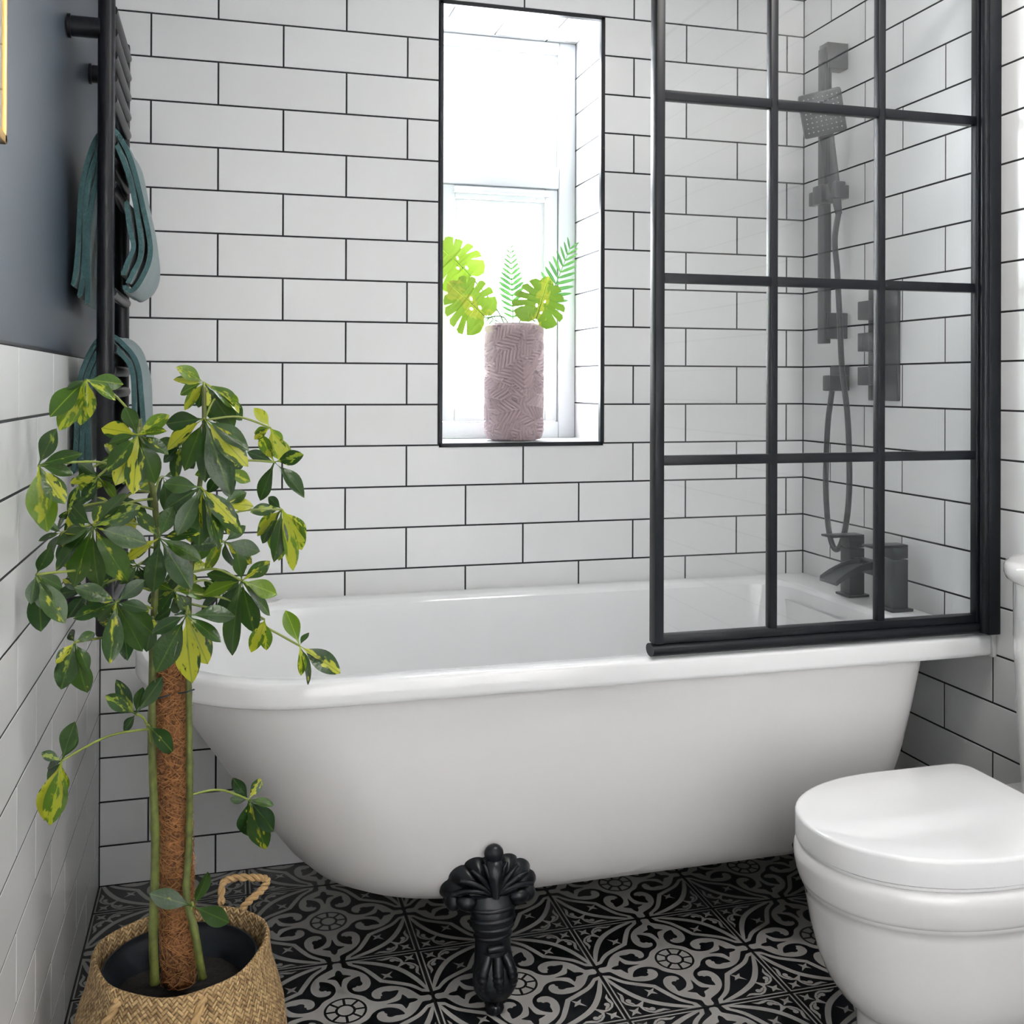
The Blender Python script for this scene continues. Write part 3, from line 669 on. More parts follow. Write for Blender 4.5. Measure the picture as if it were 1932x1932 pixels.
bw = [(1.30, 1.78, .10, .0), (1.297, 1.78, .105, .004), (1.300, 1.78, .103, .02), (1.302, 1.78, .103, .09), (1.300, 1.78, .106, .118), (1.296, 1.78, .110, .128), (1.287, 1.785, .120, .135), (1.270, 1.79, .131, .150), (1.250, 1.795, .145, .18), (1.233, 1.80, .157, .22), (1.221, 1.805, .165, .265), (1.2125, 1.81, .171, .312), (1.2095, 1.81, .173, .327),
      (1.2075, 1.812, .175, .328), (1.2075, 1.812, .175, .333), (1.206, 1.812, .1755, .3345), (1.205, 1.812, .177, .3355), (1.2025, 1.814, .1785, .3365), (1.201, 1.815, .181, .342), (1.197, 1.815, .185, .356), (1.195, 1.815, .187, .372), (1.195, 1.815, .187, .384), (1.199, 1.815, .184, .3925), (1.202, 1.813, .176, .3945)]
MB().loft([dshape(a, b, h, z, fr=.42 if z > .2 else .36) for a, b, h, z in bw]).build('pan', M_CER, tl, sharp=70)
def cist(xf, hw, r, z):
    p = []
    for i in range(13): t = PI/2+PI/2*i/12; p.append((xf+r+r*math.cos(t), TYC+.0+hw-r+r*math.sin(t), z))
    for i in range(13): t = PI+PI/2*i/12; p.append((xf+r+r*math.cos(t), TYC-hw+r+r*math.sin(t), z))
    p += [(W-.003, TYC-hw, z), (W-.003, TYC+hw, z)]
    return p
MB().loft([cist(1.665+.02*(1-q), .160-.012*(1-q), .125, z) for q, z in ((0, .396), (.35, .42), (.7, .55), (1, .70), (1, .802))]).build('cistern', M_CER, tl, sharp=50)
MB().loft([cist(1.665-d, .160+d, .125+d*.6, z) for d, z in ((.004, .803), (.010, .808), (.0135, .818), (.0135, .829), (.011, .837), (.004, .842), (-.02, .844))]).build('cistern_lid', M_CER, tl, sharp=60)
bt = MB(); bt.lathe((1.745, TYC, .844), [(.024, 0), (.024, .004), (.021, .006)], 24); bt.build('flush_button', pbr('chrome', (.8, .8, .8), .1, metal=1, bump=.01), tl)

# ------------------------------------------------------------------ towel radiator
RY0, RY1, RX = -.535, -.2325, .066
rad = tag(empty('towel_radiator', (RX, -.384, .70)), 'tall black ladder towel radiator on the navy left wall', 'radiator')
for y in (RY0, RY1):
    b = MB(); b.lathe((RX, y, .70), [(.010, 0), (.0145, .003), (.0152, .008), (.0152, 1.172), (.0145, 1.178), (.010, 1.181)], 20); b.build('post', M_RAD, rad)
for z in (1.849, 1.8077, 1.766, 1.7245, 1.6865, 1.612, 1.571, 1.530, 1.332, 1.228, 1.187, 1.146, .98, .94, .90, .80, .76):
    MB().tube([(RX+.008, RY0+.004, z), (RX+.008, RY1-.004, z)], .0108, 12).build('bar', M_RAD, rad)
for y in (RY0, RY1):
    for z in (1.812, .758):
        b = MB(); b.tube([(.0, y, z), (.006, y, z)], .0215, 16); b.tube([(.006, y, z), (RX-.01, y, z)], .0185, 16); b.build('wall_bracket', M_RAD, rad)

def towel(name, sheets, y0, y1, label, seed):
    r = random.Random(seed); root = None
    for si, cl in enumerate(sheets):
        pts = spline([(x, 0, z) for x, z in cl], 6); n = len(pts); mb = MB(); rings = []
        ny = 14; th = .0045
        for j in range(ny+1):
            q = j/ny; y = y0+(y1-y0)*q + .004*math.sin(si*2+1.3); ring = []
            off = []
            for i, p in enumerate(pts):
                t = (pts[min(i+1, n-1)]-pts[max(i-1, 0)]).normalized(); nn = Vector((t.z, 0, -t.x))
                w = .0025*math.sin(q*5+i*.25+si)+.0015*math.sin(q*11+i*.5)
                off.append((p+nn*(w+th), p+nn*(w-th), p+t*0))
            ring = [(a.x, y, a.z) for a, b, c in off]
            e = pts[-1]+(pts[-1]-pts[-2]).normalized()*th; s_ = pts[0]+(pts[0]-pts[1]).normalized()*th
            ring += [(e.x, y, e.z)]+[(b.x, y, b.z) for a, b, c in off][::-1]+[(s_.x, y, s_.z)]
            rings.append(ring)
        mb.loft(rings)
        if root is None: root = tag(empty(name, (.075, (y0+y1)/2, sheets[0][0][1])), label, 'towel', 'towels on the radiator')
        mb.build('towel_layer', M_TOWEL, root, sharp=70)
    return root
towel('towel', [[(.008, 1.345), (.014, 1.44), (.024, 1.54), (.043, 1.605), (.073, 1.634), (.102, 1.600), (.122, 1.52), (.136, 1.45), (.137, 1.395), (.126, 1.352), (.108, 1.336), (.096, 1.343)],
                [(.017, 1.325), (.026, 1.42), (.035, 1.53), (.052, 1.595), (.073, 1.6245), (.096, 1.58), (.112, 1.50), (.123, 1.44), (.123, 1.395), (.114, 1.366), (.102, 1.354)],
                [(.030, 1.312), (.033, 1.40), (.0435, 1.50), (.052, 1.575)],
                [(.100, 1.500), (.105, 1.44), (.109, 1.41), (.101, 1.378), (.093, 1.368)]],
      -.513, -.262, 'folded teal terry towel, upper of the two on the black radiator', 3)
towel('towel', [[(.009, 1.00), (.012, 1.10), (.022, 1.18), (.045, 1.232), (.074, 1.250), (.104, 1.230), (.121, 1.19), (.127, 1.12), (.128, 1.02), (.126, .97)],
                [(.019, 1.01), (.023, 1.10), (.034, 1.175), (.052, 1.222), (.074, 1.2395), (.095, 1.218), (.109, 1.18), (.114, 1.10), (.115, 1.02)],
                [(.032, 1.02), (.034, 1.10), (.0435, 1.17), (.0535, 1.208)]],
      -.513, -.262, 'teal terry towel hanging lower on the radiator, partly behind the plant', 5)

# ------------------------------------------------------------------ picture frame on the left wall
pf = tag(empty('picture_frame', (0, -1.28, 1.47)), 'thin gold picture frame at the left edge on the navy wall', 'picture frame')
py0, py1, pz0, pz1 = -1.1, -1.5, 1.47, 2.03
for a, b in (((py1, pz0), (py0, pz0+.012)), ((py1, pz1-.012), (py0, pz1)), ((py0-.012, pz0), (py0, pz1)), ((py1, pz0), (py1+.012, pz1))):
    MB().box((-.003, a[0], a[1]), (.006, b[0], b[1]), .0015).build('frame_side', M_GOLD, pf)
MB().box((-.003, py1+.01, pz0+.01), (.001, py0-.01, pz1-.01)).build('mount', M_PAPER, pf)
MB().box((.003, py1+.01, pz0+.01), (.004, py0-.01, pz1-.01)).build('glazing', M_PANE, pf)

# ------------------------------------------------------------------ vase and artificial leaves on the sill
VX, VY, VZ, VR, VH = 1.018, .098, WZ0, .0765, .311
def build_vase():
    nu, nv = 220, 190; rg = np.random.RandomState(4)
    U, V = np.meshgrid(np.linspace(0, 2*PI*VR, nu, endpoint=False), np.linspace(0, VH, nv))
    Hf = np.zeros_like(U); C = 2*PI*VR
    for k in range(260):
        cu, cv = rg.uniform(0, C), rg.uniform(-.01, VH+.02); an = rg.uniform(-2.7, 2.7); ln = rg.uniform(.055, .085); wd = ln*.42
        du = (U-cu+C/2) % C-C/2; dv = V-cv
        a = du*math.sin(an)+dv*math.cos(an); b = du*math.cos(an)-dv*math.sin(an)
        q = (a/ln+.5); env = wd*np.sqrt(np.clip(1-(2*q-1)**2, 0, 1)); ins = (np.abs(b) < env) & (q > 0) & (q < 1)
        rid = .5+.5*np.cos(2*PI*(a-.9*np.abs(b))/.0118)
        hgt = .0003+.0085*rid**.9+.0014*(1-np.abs(b)/(env+1e-6)); hgt = np.where(np.abs(b) < .0014, .0095, hgt)
        Hf = np.where(ins, hgt, Hf)
    mb = MB(); rings = []
    for i in range(nv):
        z = V[i, 0]; e = 1.0
        if z < .03: e = .82+.18*math.sin(PI/2*z/.03)**.7
        if z > VH-.02: e = 1-.07*((z-VH+.02)/.02)**2
        m_ = 0 if (z < .004 or z > VH-.006) else 1
        rings.append([(VX+(VR*e-.006+Hf[i, j]*m_)*math.cos(2*PI*j/nu), VY+(VR*e-.006+Hf[i, j]*m_)*math.sin(2*PI*j/nu), VZ+z) for j in range(nu)])
    for r_, z in ((VR*.85, VH), (VR*.84, VH-.03), (VR*.84, .02)): rings.append([(VX+r_*math.cos(2*PI*j/nu), VY+r_*math.sin(2*PI*j/nu), VZ+z) for j in range(nu)])
    mb.loft(rings); return mb.build('vase', M_VASE, None, sharp=None)
vase = build_vase(); tag(vase, 'dusky pink vase embossed with fern leaves on the window sill', 'vase')

def orient(base, tip, nrm, scale_w=1.0):
    """matrix: local +Y from base to tip (unit length = |tip-base|), local +Z near nrm"""
    y = Vector(tip)-Vector(base); L = y.length; y.normalize(); n = Vector(nrm); x = y.cross(n)
    if x.length < 1e-4: x = y.cross(Vector((.3, .7, .2)))
    x.normalize(); z = x.cross(y)
    return Matrix(((x.x*L*scale_w, y.x*L, z.x*L, base[0]), (x.y*L*scale_w, y.y*L, z.y*L, base[1]), (x.z*L*scale_w, y.z*L, z.z*L, base[2]), (0, 0, 0, 1)))

def monstera_mesh(mat):
    half = [(0, 0.06)]
    # lobes: (inner y of slit, angle of margin start/end) along the right margin from base to tip
    lob = [(.02, [(.10, -.06), (.24, -.10), (.36, -.02), (.43, .08)]), (.16, [(.46, .14), (.50, .24), (.47, .31)]), (.30, [(.48, .38), (.48, .47), (.43, .53)]), (.44, [(.42, .60), (.40, .68), (.33, .74)]), (.58, [(.32, .79), (.27, .86), (.2, .9)])]
    for i, (sy, mg) in enumerate(lob):
        if i: half.append((.19+.05*(2-abs(i-2))+.03*math.sin(i*2.3), sy+.10))
        half += mg
    half += [(.14, .87), (.10, .95), (0, 1.03)]
    fullp = half+[(-u, v) for u, v in half[1:-1]][::-1]
    loops = [[Vector((u, v, 0)) for u, v in fullp]]
    # fenestration holes near the midrib
    for s in (-1, 1):
        for v0 in ((.22, .47) if s > 0 else (.34,)): loops.append([Vector((s*(.06+.022*math.cos(a)), v0+.035*math.sin(a)+.012*math.cos(a), 0)) for a in [2*PI*k/8 for k in range(8)]])
    pts = [p for l in loops for p in l]; tris = tessellate_polygon(loops)
    bm = bmesh.new(); vv = [bm.verts.new(p) for p in pts]
    for t in tris:
        try: bm.faces.new([vv[i] for i in t])
        except ValueError: pass
    bmesh.ops.subdivide_edges(bm, edges=bm.edges[:], cuts=1, use_grid_fill=True)
    for v in bm.verts: v.co.z = -.22*abs(v.co.x)**1.5*1.2-.10*v.co.y**2+.012*math.sin(14*v.co.y+5*abs(v.co.x))
    bmesh.ops.recalc_face_normals(bm, faces=bm.faces[:])
    me = bpy.data.meshes.new('blade'); bm.to_mesh(me); bm.free(); me.materials.append(mat)
    me.polygons.foreach_set('use_smooth', [True]*len(me.polygons)); return me
MON = monstera_mesh(M_FAUX)
def faux_monstera(base_px, tip_px, Yb, Yt, nrm, label, w=1.0):
    b, t = at(*base_px, Yb), at(*tip_px, Yt)
    neck = Vector((VX, VY, VZ+.15))
    root = tag(empty('artificial_monstera_leaf', neck), label, 'artificial leaf', 'artificial leaves in the vase')
    bl = bpy.data.objects.new('blade', MON); COL.objects.link(bl); bl.parent = root; bl.matrix_basis = Matrix.Translation(-neck) @ orient(b, t, nrm, w)
    mid = Vector((VX*.75+b.x*.25, VY*.7+b.y*.3, VZ+VH+.004))
    MB().tube(spline([neck, mid, b], 6), .0022, 7).build('stalk', M_FAUXD, root)
    n = orient(b, t, nrm, w); rib = [n @ Vector((0, q, .006-.10*q*q)) for q in [i/8*.95 for i in range(9)]]
    MB().tube(rib, [.0014-.001*i/8 for i in range(9)], 6).build('midrib', M_FAUXD, root)
faux_monstera((892, 525), (822, 452), .12, .12, (.15, -1, .25), 'lime monstera leaf cut by the left edge of the window, highest in the vase', 1.15)
faux_monstera((917, 600), (850, 532), .055, .03, (-.05, -1, .35), 'lime monstera leaf leaning left over the rim of the pink vase', 1.2)
faux_monstera((1010, 606), (1037, 524), .04, .02, (.15, -1, .35), 'lime monstera leaf standing on the right of the pink vase', 1.25)
def blade_mesh(mat):
    mb = MB(); pr = [(0, .02), (.12, .055), (.35, .08), (.65, .075), (.88, .045), (1, .004)]
    vs, fs = [], []
    for y, w in pr: vs += [(-w, y, -.03*y), (0, y, .012-.03*y), (w, y, -.03*y)]
    for i in range(len(pr)-1): fs += [(i*3, i*3+1, i*3+4, i*3+3), (i*3+1, i*3+2, i*3+5, i*3+4)]
    mb.add(vs, fs, True); me = mb.mesh('leaflet'); me.materials.append(mat); return me
BLG, BLD = blade_mesh(M_FAUX), blade_mesh(M_FAUXD)
def palm(base_px, tip_px, Yb, Yt, n, ln, nrm, me, label, ang=(1.05, .55), fall=.55, start=.12, bw=1.0):
    b, t = at(*base_px, Yb), at(*tip_px, Yt); neck = Vector((VX, VY, VZ+.15))
    root = tag(empty('artificial_palm_frond', neck), label, 'artificial leaf', 'artificial leaves in the vase')
    d = t-b; L = d.length; Mx = orient(b, t, nrm)
    pts = [neck, neck*.3+b*.7]+[b+d*q for q in [i/8 for i in range(9)]]
    MB().tube(pts, [.0022]*2+[.002-.0014*i/8 for i in range(9)], 7).build('midrib', M_FAUXD, root)
    for i in range(n):
        q = start+(1-start)*i/(n-1); a = ang[0]+(ang[1]-ang[0])*q; l_ = ln*(1-fall*abs(q-.35)/.65)
        for s in (-1, 1):
            p0 = Mx @ Vector((0, q, 0)); p1 = Mx @ Vector((s*math.sin(a)*l_/L, q+math.cos(a)*l_/L, -.06*l_/L))
            o = bpy.data.objects.new('leaflet', me); COL.objects.link(o); o.parent = root
            o.matrix_basis = Matrix.Translation(-neck) @ orient(p0, p1, nrm, bw)
palm((968, 606), (963, 458), .10, .11, 15, .046, (0, -1, .1), BLD, 'thin fern-like frond standing upright in the middle of the vase', (1.1, .75), .75, .05, 1.5)
palm((1026, 592), (1075, 470), .10, .09, 11, .062, (0, -1, .2), BLD, 'green palm frond at the right of the vase reaching the white reveal', (1.25, .55), .45, .1)
palm((942, 608), (905, 590), .11, .08, 6, .03, (0, -1, .5), BLD, 'short palm frond lying low over the vase rim', (1.0, .6))

# ------------------------------------------------------------------ basket, pot and schefflera
BX, BY = .212, -.818
def rough_ring(r, z, n=72, amp=.004, ph=0, sq=1.0):
    return [(BX+(r+amp*math.sin(3*a+ph)+amp*.6*math.sin(5*a+2*ph+z*20))*math.cos(a), BY+(r*sq+amp*math.sin(3*a+ph)+amp*.6*math.sin(7*a+ph))*math.sin(a), z+amp*.9*math.sin(2*a+ph)) for a in [2*PI*k/n for k in range(n)]]
bas = tag(empty('seagrass_basket', (BX, BY, 0)), 'woven seagrass belly basket holding the tall plant', 'basket')
prof = [(.105, .002), (.128, .006), (.148, .03), (.160, .07), (.166, .11), (.163, .15), (.153, .185), (.143, .212), (.138, .236), (.1365, .254), (.1335, .2605), (.130, .2605), (.1275, .254), (.1275, .22), (.132, .19), (.140, .16), (.150, .1), (.145, .03), (.12, .012)]
rings = [rough_ring(r, z, amp=.004 if .02 < z else .0005, ph=.6) for r, z in prof]
for rg_ in rings: pass
mb = MB().loft(rings); bo = mb.build('woven_body', M_WEAVE, bas, sharp=None)
me = bo.data; uvl = me.uv_layers.new(name='UVMap'); nring = 72; sarc = [0]
for i in range(1, len(prof)): sarc.append(sarc[-1]+math.dist(prof[i], prof[i-1]))
for poly in me.polygons:
    js = [me.loops[li].vertex_index % nring for li in poly.loop_indices]; wrap = max(js)-min(js) > 2
    for li in poly.loop_indices:
        vi = me.loops[li].vertex_index; j = vi % nring; i = vi//nring
        if wrap and j == 0: j = nring
        uvl.data[li].uv = (j/nring*96, sarc[i]*100)
# rope handles: one standing loop at the back, one lying folded over the front
def rope(pts, r=.0062):
    mb = MB(); P3 = spline(pts, 12)
    for ph in (0, PI):
        q = []
        for i, p in enumerate(P3):
            t = (P3[min(i+1, len(P3)-1)]-P3[max(i-1, 0)]).normalized(); a = t.orthogonal().normalized()
            ref = Vector((0, 0, 1)); a = (ref-t*ref.dot(t)); a = a.normalized() if a.length > .1 else t.orthogonal().normalized(); b = t.cross(a)
            th = i*.62+ph; q.append(p+(a*math.cos(th)+b*math.sin(th))*r*.52)
        mb.tube(q, r*.62, 7)
    return mb
hb = [at(418, 1706, -.69), at(420, 1668, -.665), at(440, 1657, -.66), at(480, 1656, -.66), at(503, 1660, -.665), at(495, 1678, -.675), at(470, 1700, -.69), at(450, 1722, -.70)]
rope(hb).build('handle', M_ROPE, bas)
hf = []
for ang, r_, z in ((-2.22, .1385, .250), (-2.33, .150, .215), (-2.45, .163, .175), (-2.56, .1715, .125), (-2.56, .174, .085), (-2.3, .1745, .066), (-1.95, .1745, .070), (-1.72, .172, .115), (-1.56, .164, .170), (-1.42, .151, .213), (-1.30, .1385, .250)):
    hf.append((BX+r_*math.cos(ang), BY+r_*math.sin(ang), z))
rope(hf).build('handle', M_ROPE, bas)

pot = tag(empty('plant_pot', (BX, BY, .012)), 'black plastic nursery pot of soil inside the seagrass basket', 'plant pot')
pr_ = [(.088, .013), (.09, .014), (.112, .20), (.1125, .206), (.1195, .207), (.121, .211), (.121, .236), (.1195, .2395), (.1165, .2395), (.1155, .236), (.1155, .228), (.1135, .226), (.1135, .219), (.1115, .217), (.1115, .210), (.110, .208), (.106, .15), (.104, .14)]
MB().lathe((BX, BY, 0), pr_, 60).build('pot_wall', M_POT, pot, sharp=60)
mb = MB(); rr = random.Random(2); rings = []
for i in range(7):
    r_ = .1062*(i+.02)/6; rings.append([(BX+r_*math.cos(2*PI*k/40), BY+r_*math.sin(2*PI*k/40), .184+rr.uniform(-.004, .004)) for k in range(40)])
mb.loft(rings[::-1], False, True); mb.build('soil', M_SOIL, pot, sharp=None)

SR = Vector((BX, BY, .184))
sch = tag(empty('schefflera_plant', SR), 'tall variegated umbrella plant tied to a coir pole in the basket', 'plant')
# coir pole
pb, pt_ = at(338, 1850, -.823), at(322, 1232, -.823)
pts = [pb+(pt_-pb)*(i/40) for i in range(41)]; rings = []
rr = random.Random(11)
mb = MB()
for i, p in enumerate(pts):
    rings.append([p+Vector((math.cos(a), math.sin(a), 0))*(.0265-.0012*i/40+.0016*noise.noise(Vector((math.cos(a)*3, math.sin(a)*3, i*.4)))) for a in [2*PI*k/40 for k in range(40)]])
mb.loft(rings)
pole = mb.build('coir_pole', M_COIR, sch, sharp=None)
fib = MB()     # loose fibres wrapped round the pole
for k in range(900):
    a0 = rr.uniform(0, 2*PI); z0 = rr.uniform(.02, .98); da = rr.choice((-1, 1))*rr.uniform(.4, 1.3); dz = rr.uniform(-.05, .05); q = []
    for i in range(6):
        t = i/5; a = a0+da*t; zz = min(1, max(0, z0+dz*t)); c = pb+(pt_-pb)*zz; r_ = .0268+.0018*math.sin(PI*t)+(rr.uniform(0, .006) if (i in (0, 5) and rr.random() < .12) else 0)
        q.append(c+Vector((math.cos(a), math.sin(a), 0))*r_)
    fib.tube(q, .00055, 3)
fo = fib.build('coir_strands', M_STRAND, pole, sharp=None); fo['kind'] = 'stuff'
def stem(pxs, r0, r1):
    p = spline([at(u, v, y) for u, v, y in pxs], 8); n = len(p)
    m_ = MB(); m_.tube(p, [(r0+(r1-r0)*i/(n-1))*(1.0+(.16 if i % 9 == 0 else 0)) for i in range(n)], 10); m_.build('stem', M_STEM, sch, sharp=None); return p
stem1 = stem([(292, 1856, -.862), (289, 1760, -.860), (293, 1600, -.858), (288, 1450, -.858), (287, 1300, -.857), (291, 1150, -.855), (296, 1020, -.85), (289, 930, -.85), (268, 840, -.845), (262, 790, -.845)], .0072, .004)
stem2 = stem([(382, 1846, -.872), (368, 1760, -.87), (352, 1690, -.862), (356, 1600, -.852), (358, 1500, -.852), (357, 1380, -.852), (356, 1260, -.85), (357, 1120, -.845), (372, 960, -.84), (384, 840, -.835), (385, 730, -.83)], .0062, .0035)
for u, v in ((352, 1302), (305, 1312)):
    c = at(u, v, -.85); MB().tube([c+Vector((-.012, -.008, -.002)), c+Vector((0, -.012, 0)), c+Vector((.012, -.006, .002))], .0012, 6).build('tie_wire', M_WIRE, sch)
dl = MB()
rr = random.Random(5)
for k in range(5):
    c = at(rr.uniform(225, 270), rr.uniform(1790, 1825), -.86); c.z = .188+rr.uniform(0, .012); a = rr.uniform(0, 6)
    dl.add([c, c+Vector((math.cos(a)*.012, math.sin(a)*.012, .004)), c+Vector((math.cos(a)*.026, math.sin(a)*.026, .001)), c+Vector((math.cos(a+.6)*.013, math.sin(a+.6)*.013, .001))], [(0, 1, 2, 3)])
dl.build('fallen_leaf', M_DRYLEAF, sch)

def leaf_mesh(mat, seed, droop, fold):
    r = random.Random(seed); n = 12; vs, fs = [], []; wmax = r.uniform(.158, .185)
    def wd(t):
        if t < .14: return .013
        q = (t-.14)/.86
        return .013+wmax*(math.sin(PI*min(1, q**1.12))**.9) if q < .985 else .012
    tw = r.uniform(-.25, .25)
    for i in range(n+1):
        t = i/n; w = wd(t) if i < n else .001
        for s in (-1, -.55, 0, .55, 1):
            x = w*s; z = fold*abs(x)-droop*t*t+.015*math.sin(9*t+s*1.5+seed)*abs(s)+tw*x*t
            vs.append((x, t, z))
    for i in range(n):
        for j in range(4): fs.append((i*5+j, i*5+j+1, (i+1)*5+j+1, (i+1)*5+j))
    m_ = MB(); m_.add(vs, fs, True); me = m_.mesh('leaflet'); me.materials.append(mat); return me
LM = {k: [leaf_mesh(m, 10*i+s, d, f) for s, (d, f) in enumerate(((.10, .22), (.18, .30), (.04, .14)))] for i, (k, m) in enumerate((('v', M_LEAF), ('d', M_LEAFD), ('l', M_LEAFL)))}
C5 = lambda a, b: (a/2.927, 660+b/2.927)
C6 = lambda a, b: (a/2.7924, 1240+b/2.7924)
# hub (crop coords), depth, attach point on a stem (photo px), leaflet tips with kind
HUBS = [
 (C5, (475, 165), -.93, (262, 800), [(265, 360, 'l'), (325, 450, 'l'), (425, 425, 'l'), (525, 370, 'l'), (645, 260, 'l'), (685, 185, 'l'), (390, 205, 'd')]),
 (C5, (1125, 180), -.82, (385, 760), [(960, 160, 'l'), (990, 90, 'l'), (975, 235, 'l'), (1015, 330, 'l'), (1090, 320, 'd'), (1150, 310, 'v'), (1210, 410, 'd'), (1300, 440, 'd'), (1335, 315, 'l')]),
 (C5, (1230, 250), -.79, (385, 790), [(1350, 390, 'd'), (1330, 330, 'l'), (1290, 270, 'l'), (1250, 400, 'v')]),
 (C5, (1128, 380), -.90, (380, 850), [(905, 405, 'd'), (900, 530, 'v'), (1010, 670, 'v'), (1140, 735, 'd'), (1235, 695, 'v'), (1370, 640, 'v'), (1385, 530, 'd'), (1270, 800, 'd')]),
 (C5, (760, 470), -.92, (265, 820), [(555, 420, 'v'), (590, 660, 'd'), (640, 750, 'v'), (740, 800, 'v'), (875, 740, 'd'), (935, 565, 'v'), (600, 500, 'd'), (905, 430, 'l'), (690, 310, 'd'), (930, 355, 'l')]),
 (C5, (212, 640), -1.0, (285, 900), [(445, 555, 'v'), (410, 675, 'd'), (360, 850, 'v'), (290, 930, 'd'), (258, 1010, 'l'), (300, 440, 'd'), (215, 960, 'l')]),
 (C5, (515, 975), -.955, (290, 940), [(765, 880, 'd'), (815, 1070, 'v'), (705, 1285, 'v'), (510, 1345, 'v'), (385, 1310, 'v'), (278, 1195, 'd'), (300, 1060, 'd'), (345, 830, 'd'), (690, 790, 'd'), (555, 860, 'v')]),
 (C5, (880, 1040), -.93, (296, 1010), [(760, 890, 'd'), (690, 1150, 'v'), (845, 1345, 'd'), (1065, 1320, 'v'), (1115, 1150, 'v'), (1095, 1000, 'v'), (950, 870, 'd')]),
 (C5, (1110, 760), -.935, (370, 980), [(900, 735, 'd'), (890, 880, 'd'), (975, 1025, 'd'), (1105, 1095, 'd'), (1240, 1105, 'd'), (1305, 960, 'v'), (1345, 1015, 'd'), (1150, 1010, 'v')]),
 (C5, (1515, 620), -.78, (378, 890), [(1365, 560, 'd'), (1675, 580, 'd'), (1430, 835, 'd'), (1700, 795, 'd'), (1430, 470, 'l')]),
 (C5, (1555, 880), -.80, (368, 990), [(1395, 880, 'd'), (1420, 1065, 'd'), (1535, 1170, 'd'), (1640, 1215, 'l'), (1670, 1110, 'l'), (1400, 1015, 'l'), (1690, 1060, 'l'), (1520, 1175, 'l'), (1480, 810, 'd')]),
 (C5, (1492, 430), -.77, (385, 800), [(1410, 315, 'l'), (1450, 440, 'l'), (1550, 610, 'l'), (1600, 640, 'l'), (1575, 510, 'l'), (1400, 490, 'v')]),
 (C5, (1335, 1275), -.86, (360, 1080), [(1140, 1230, 'd'), (1110, 1340, 'l'), (1215, 1500, 'd'), (1240, 1690, 'd'), (1490, 1175, 'v'), (1535, 1350, 'l'), (1500, 1465, 'v'), (1400, 1570, 'v'), (1320, 1130, 'v'), (1330, 1160, 'd')]),
 (C5, (640, 1395), -.955, (291, 1120), [(875, 1575, 'd'), (805, 1670, 'd'), (740, 1725, 'd'), (610, 1735, 'v'), (800, 1270, 'd'), (815, 1425, 'd'), (520, 1500, 'd'), (400, 1480, 'd'), (430, 1300, 'd')]),
 (C5, (1030, 1465), -.955, (357, 1165), [(1310, 1455, 'd'), (1225, 1610, 'v'), (1150, 1740, 'v'), (1035, 1855, 'v'), (855, 1785, 'v'), (835, 1560, 'd'), (965, 1450, 'd')]),
 (C5, (200, 1240), -1.0, (291, 1090), [(265, 1450, 'd'), (355, 1310, 'd'), (360, 1410, 'v'), (360, 1510, 'v'), (240, 1565, 'd'), (280, 1105, 'd'), (165, 1400, 'd')]),
 (C5, (412, 1615), -.97, (288, 1220), [(305, 1725, 'v'), (330, 1885, 'd'), (460, 1925, 'v'), (505, 1765, 'd'), (525, 1560, 'd'), (380, 1545, 'd')]),
 (C5, (1655, 1635), -.815, (400, 1130), [(1580, 1430, 'l'), (1695, 1560, 'd'), (1735, 1840, 'v'), (1885, 1780, 'v'), (1680, 1795, 'l')]),
 (C5, (1462, 1490), -.84, (365, 1120), [(1400, 1590, 'l'), (1430, 1600, 'v'), (1470, 1660, 'l'), (1370, 1500, 'v'), (1385, 1670, 'l')]),
 (C5, (430, 700), -.86, (270, 860), [(390, 750, 'd'), (560, 690, 'd'), (500, 610, 'd'), (570, 750, 'l'), (480, 790, 'l')]),
 (C5, (900, 700), -.80, (289, 940), [(820, 880, 'd'), (1000, 690, 'd'), (940, 900, 'd'), (760, 760, 'l'), (1070, 870, 'd')]),
 (C5, (1010, 1210), -.83, (357, 1080), [(900, 1290, 'd'), (1150, 1180, 'l'), (1090, 1320, 'l'), (960, 1100, 'v'), (1180, 1060, 'v'), (900, 1400, 'd')]),
 (C5, (560, 1150), -.87, (296, 1040), [(600, 1300, 'd'), (660, 1230, 'd'), (480, 1270, 'd'), (560, 1330, 'v'), (690, 1100, 'd')]),
 (C5, (380, 880), -.93, (289, 960), [(300, 1000, 'd'), (460, 980, 'd'), (330, 950, 'v'), (480, 800, 'd'), (400, 1060, 'v'), (430, 770, 'd')]),
 (C6, (715, 300), -.885, (290, 1400), [(607, 120, 'd'), (560, 200, 'd'), (655, 385, 'd'), (745, 150, 'd'), (865, 105, 'd'), (690, 330, 'd')]),
 (C6, (775, 355), -.89, (290, 1420), [(925, 500, 'v')]),
 (C6, (325, 545), -.99, (290, 1375), [(385, 345, 'd'), (400, 385, 'd'), (245, 580, 'd'), (262, 520, 'd'), (215, 880, 'v'), (310, 735, 'l'), (270, 895, 'l'), (245, 690, 'd')]),
 (C6, (1310, 750), -.81, (358, 1500), [(1225, 638, 'd'), (1230, 748, 'd'), (1378, 640, 'v'), (1442, 770, 'v'), (1455, 920, 'd'), (1400, 1022, 'v'), (1305, 950, 'v')]),
 (C6, (1018, 1312), -.875, (363, 1722), [(788, 1245, 'd'), (1105, 1145, 'd'), (1212, 1400, 'd')]),
]
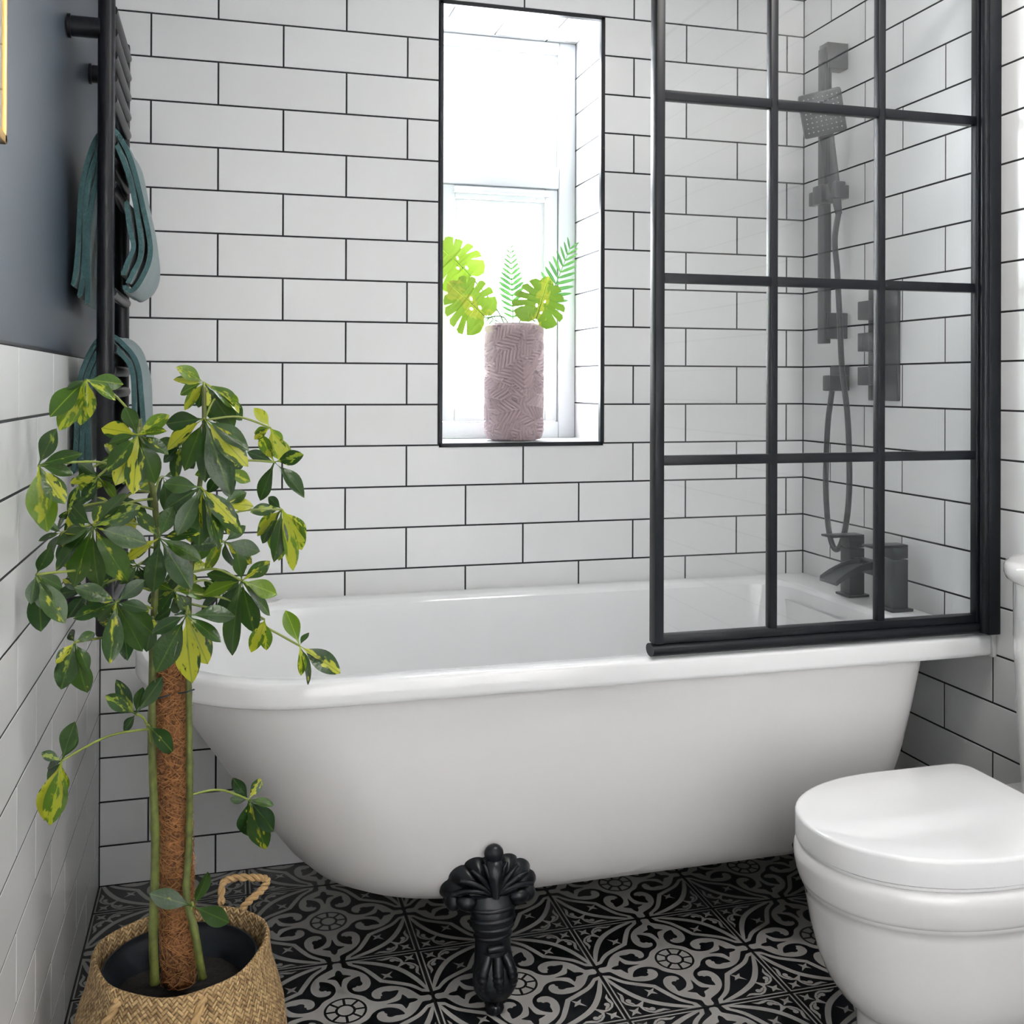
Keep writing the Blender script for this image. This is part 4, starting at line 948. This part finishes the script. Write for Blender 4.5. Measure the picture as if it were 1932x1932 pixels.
# inner crown: hubs deeper in the foliage, leaflets hanging like the outer ones
rr = random.Random(33)
for (hx, hy, Y, att) in ((690, 600, -.83, (268, 850)), (1000, 520, -.82, (384, 850)), (1240, 660, -.83, (380, 900)), (1230, 850, -.82, (372, 960)), (640, 860, -.84, (289, 930)), (1010, 900, -.82, (372, 980)),
                         (1240, 1060, -.85, (360, 1040)), (760, 1190, -.88, (293, 1080)), (960, 1330, -.86, (357, 1120)), (480, 1330, -.93, (291, 1100)), (700, 1480, -.90, (290, 1150)), (1230, 1340, -.83, (357, 1110)), (340, 1010, -.94, (290, 1000)), (540, 700, -.88, (268, 860)), (840, 1500, -.87, (288, 1190))):
    tips = []
    for k in range(7):
        a = math.radians(-25+230*k/6+rr.uniform(-14, 14)); ln = rr.uniform(135, 205)*(1 if math.sin(a) > 0 else .75)
        tips.append((hx+math.cos(a)*ln, hy+math.sin(a)*ln, rr.choice('dddvl')))
    HUBS.append((C5, (hx, hy), Y, att, tips))
rr = random.Random(21)
for (cf, hub, Y, att, tips) in HUBS:
    hu = cf(*hub); H = at(hu[0], hu[1], Y)
    H.x = max(H.x, .022)
    best = min(stem1+stem2, key=lambda p: (p-at(att[0], att[1], p.y)).length)
    mid = (best+H)*.5+Vector((0, 0, .012))
    pet = MB().tube(spline([best, mid, H], 6), .0019, 7).build('leaf_stalk', M_PETIOLE, sch, sharp=None)
    for i, (a, b, kd) in enumerate(tips):
        tu = cf(a, b); T = at(tu[0], tu[1], Y+rr.uniform(-.025, .03)); T.x = max(T.x, .010)
        d = T-H; L = d.length
        if L < .03: T = H+d*(.03/L)
        # a leaf faces up and outwards; seen from the front it mostly shows its upper side
        nrm = Vector((rr.uniform(-.7, .7)+.5*d.x/max(L, .01), -1+rr.uniform(-.35, .45), rr.uniform(.2, 1.0)))
        o = bpy.data.objects.new('leaflet', LM[kd][rr.randrange(3)]); COL.objects.link(o); o.parent = pet
        ln = (T-H).length; wsc = rr.uniform(.9, 1.1)*min(1.25, max(.78, (.095/ln)**.5))
        o.matrix_basis = Matrix.Translation(-SR) @ orient(H, T, nrm, wsc)

# ------------------------------------------------------------------ added ceiling lamp (unseen fill light, above the frame)
lampo = tag(empty('ceiling_fill', (1.42, -1.4, CEIL)), 'round flush fill lamp added out of view above the toilet', 'ceiling light')
MB().lathe((1.42, -1.4, CEIL-.045), [(.27, .045), (.275, .040), (.275, .004), (.268, 0), (.262, .004), (.262, .03)], 48, cap1=False).build('fill_lamp_rim', M_UPVC, lampo)
la = bpy.data.lights.new('ceiling_fill_lamp', 'AREA'); la.shape = 'DISK'; la.size = .50; la.energy = FILL_W; la.color = (1, .96, .91)
lo = bpy.data.objects.new('ceiling_fill_lamp', la); COL.objects.link(lo); lo.location = (1.42, -1.4, CEIL-.05)
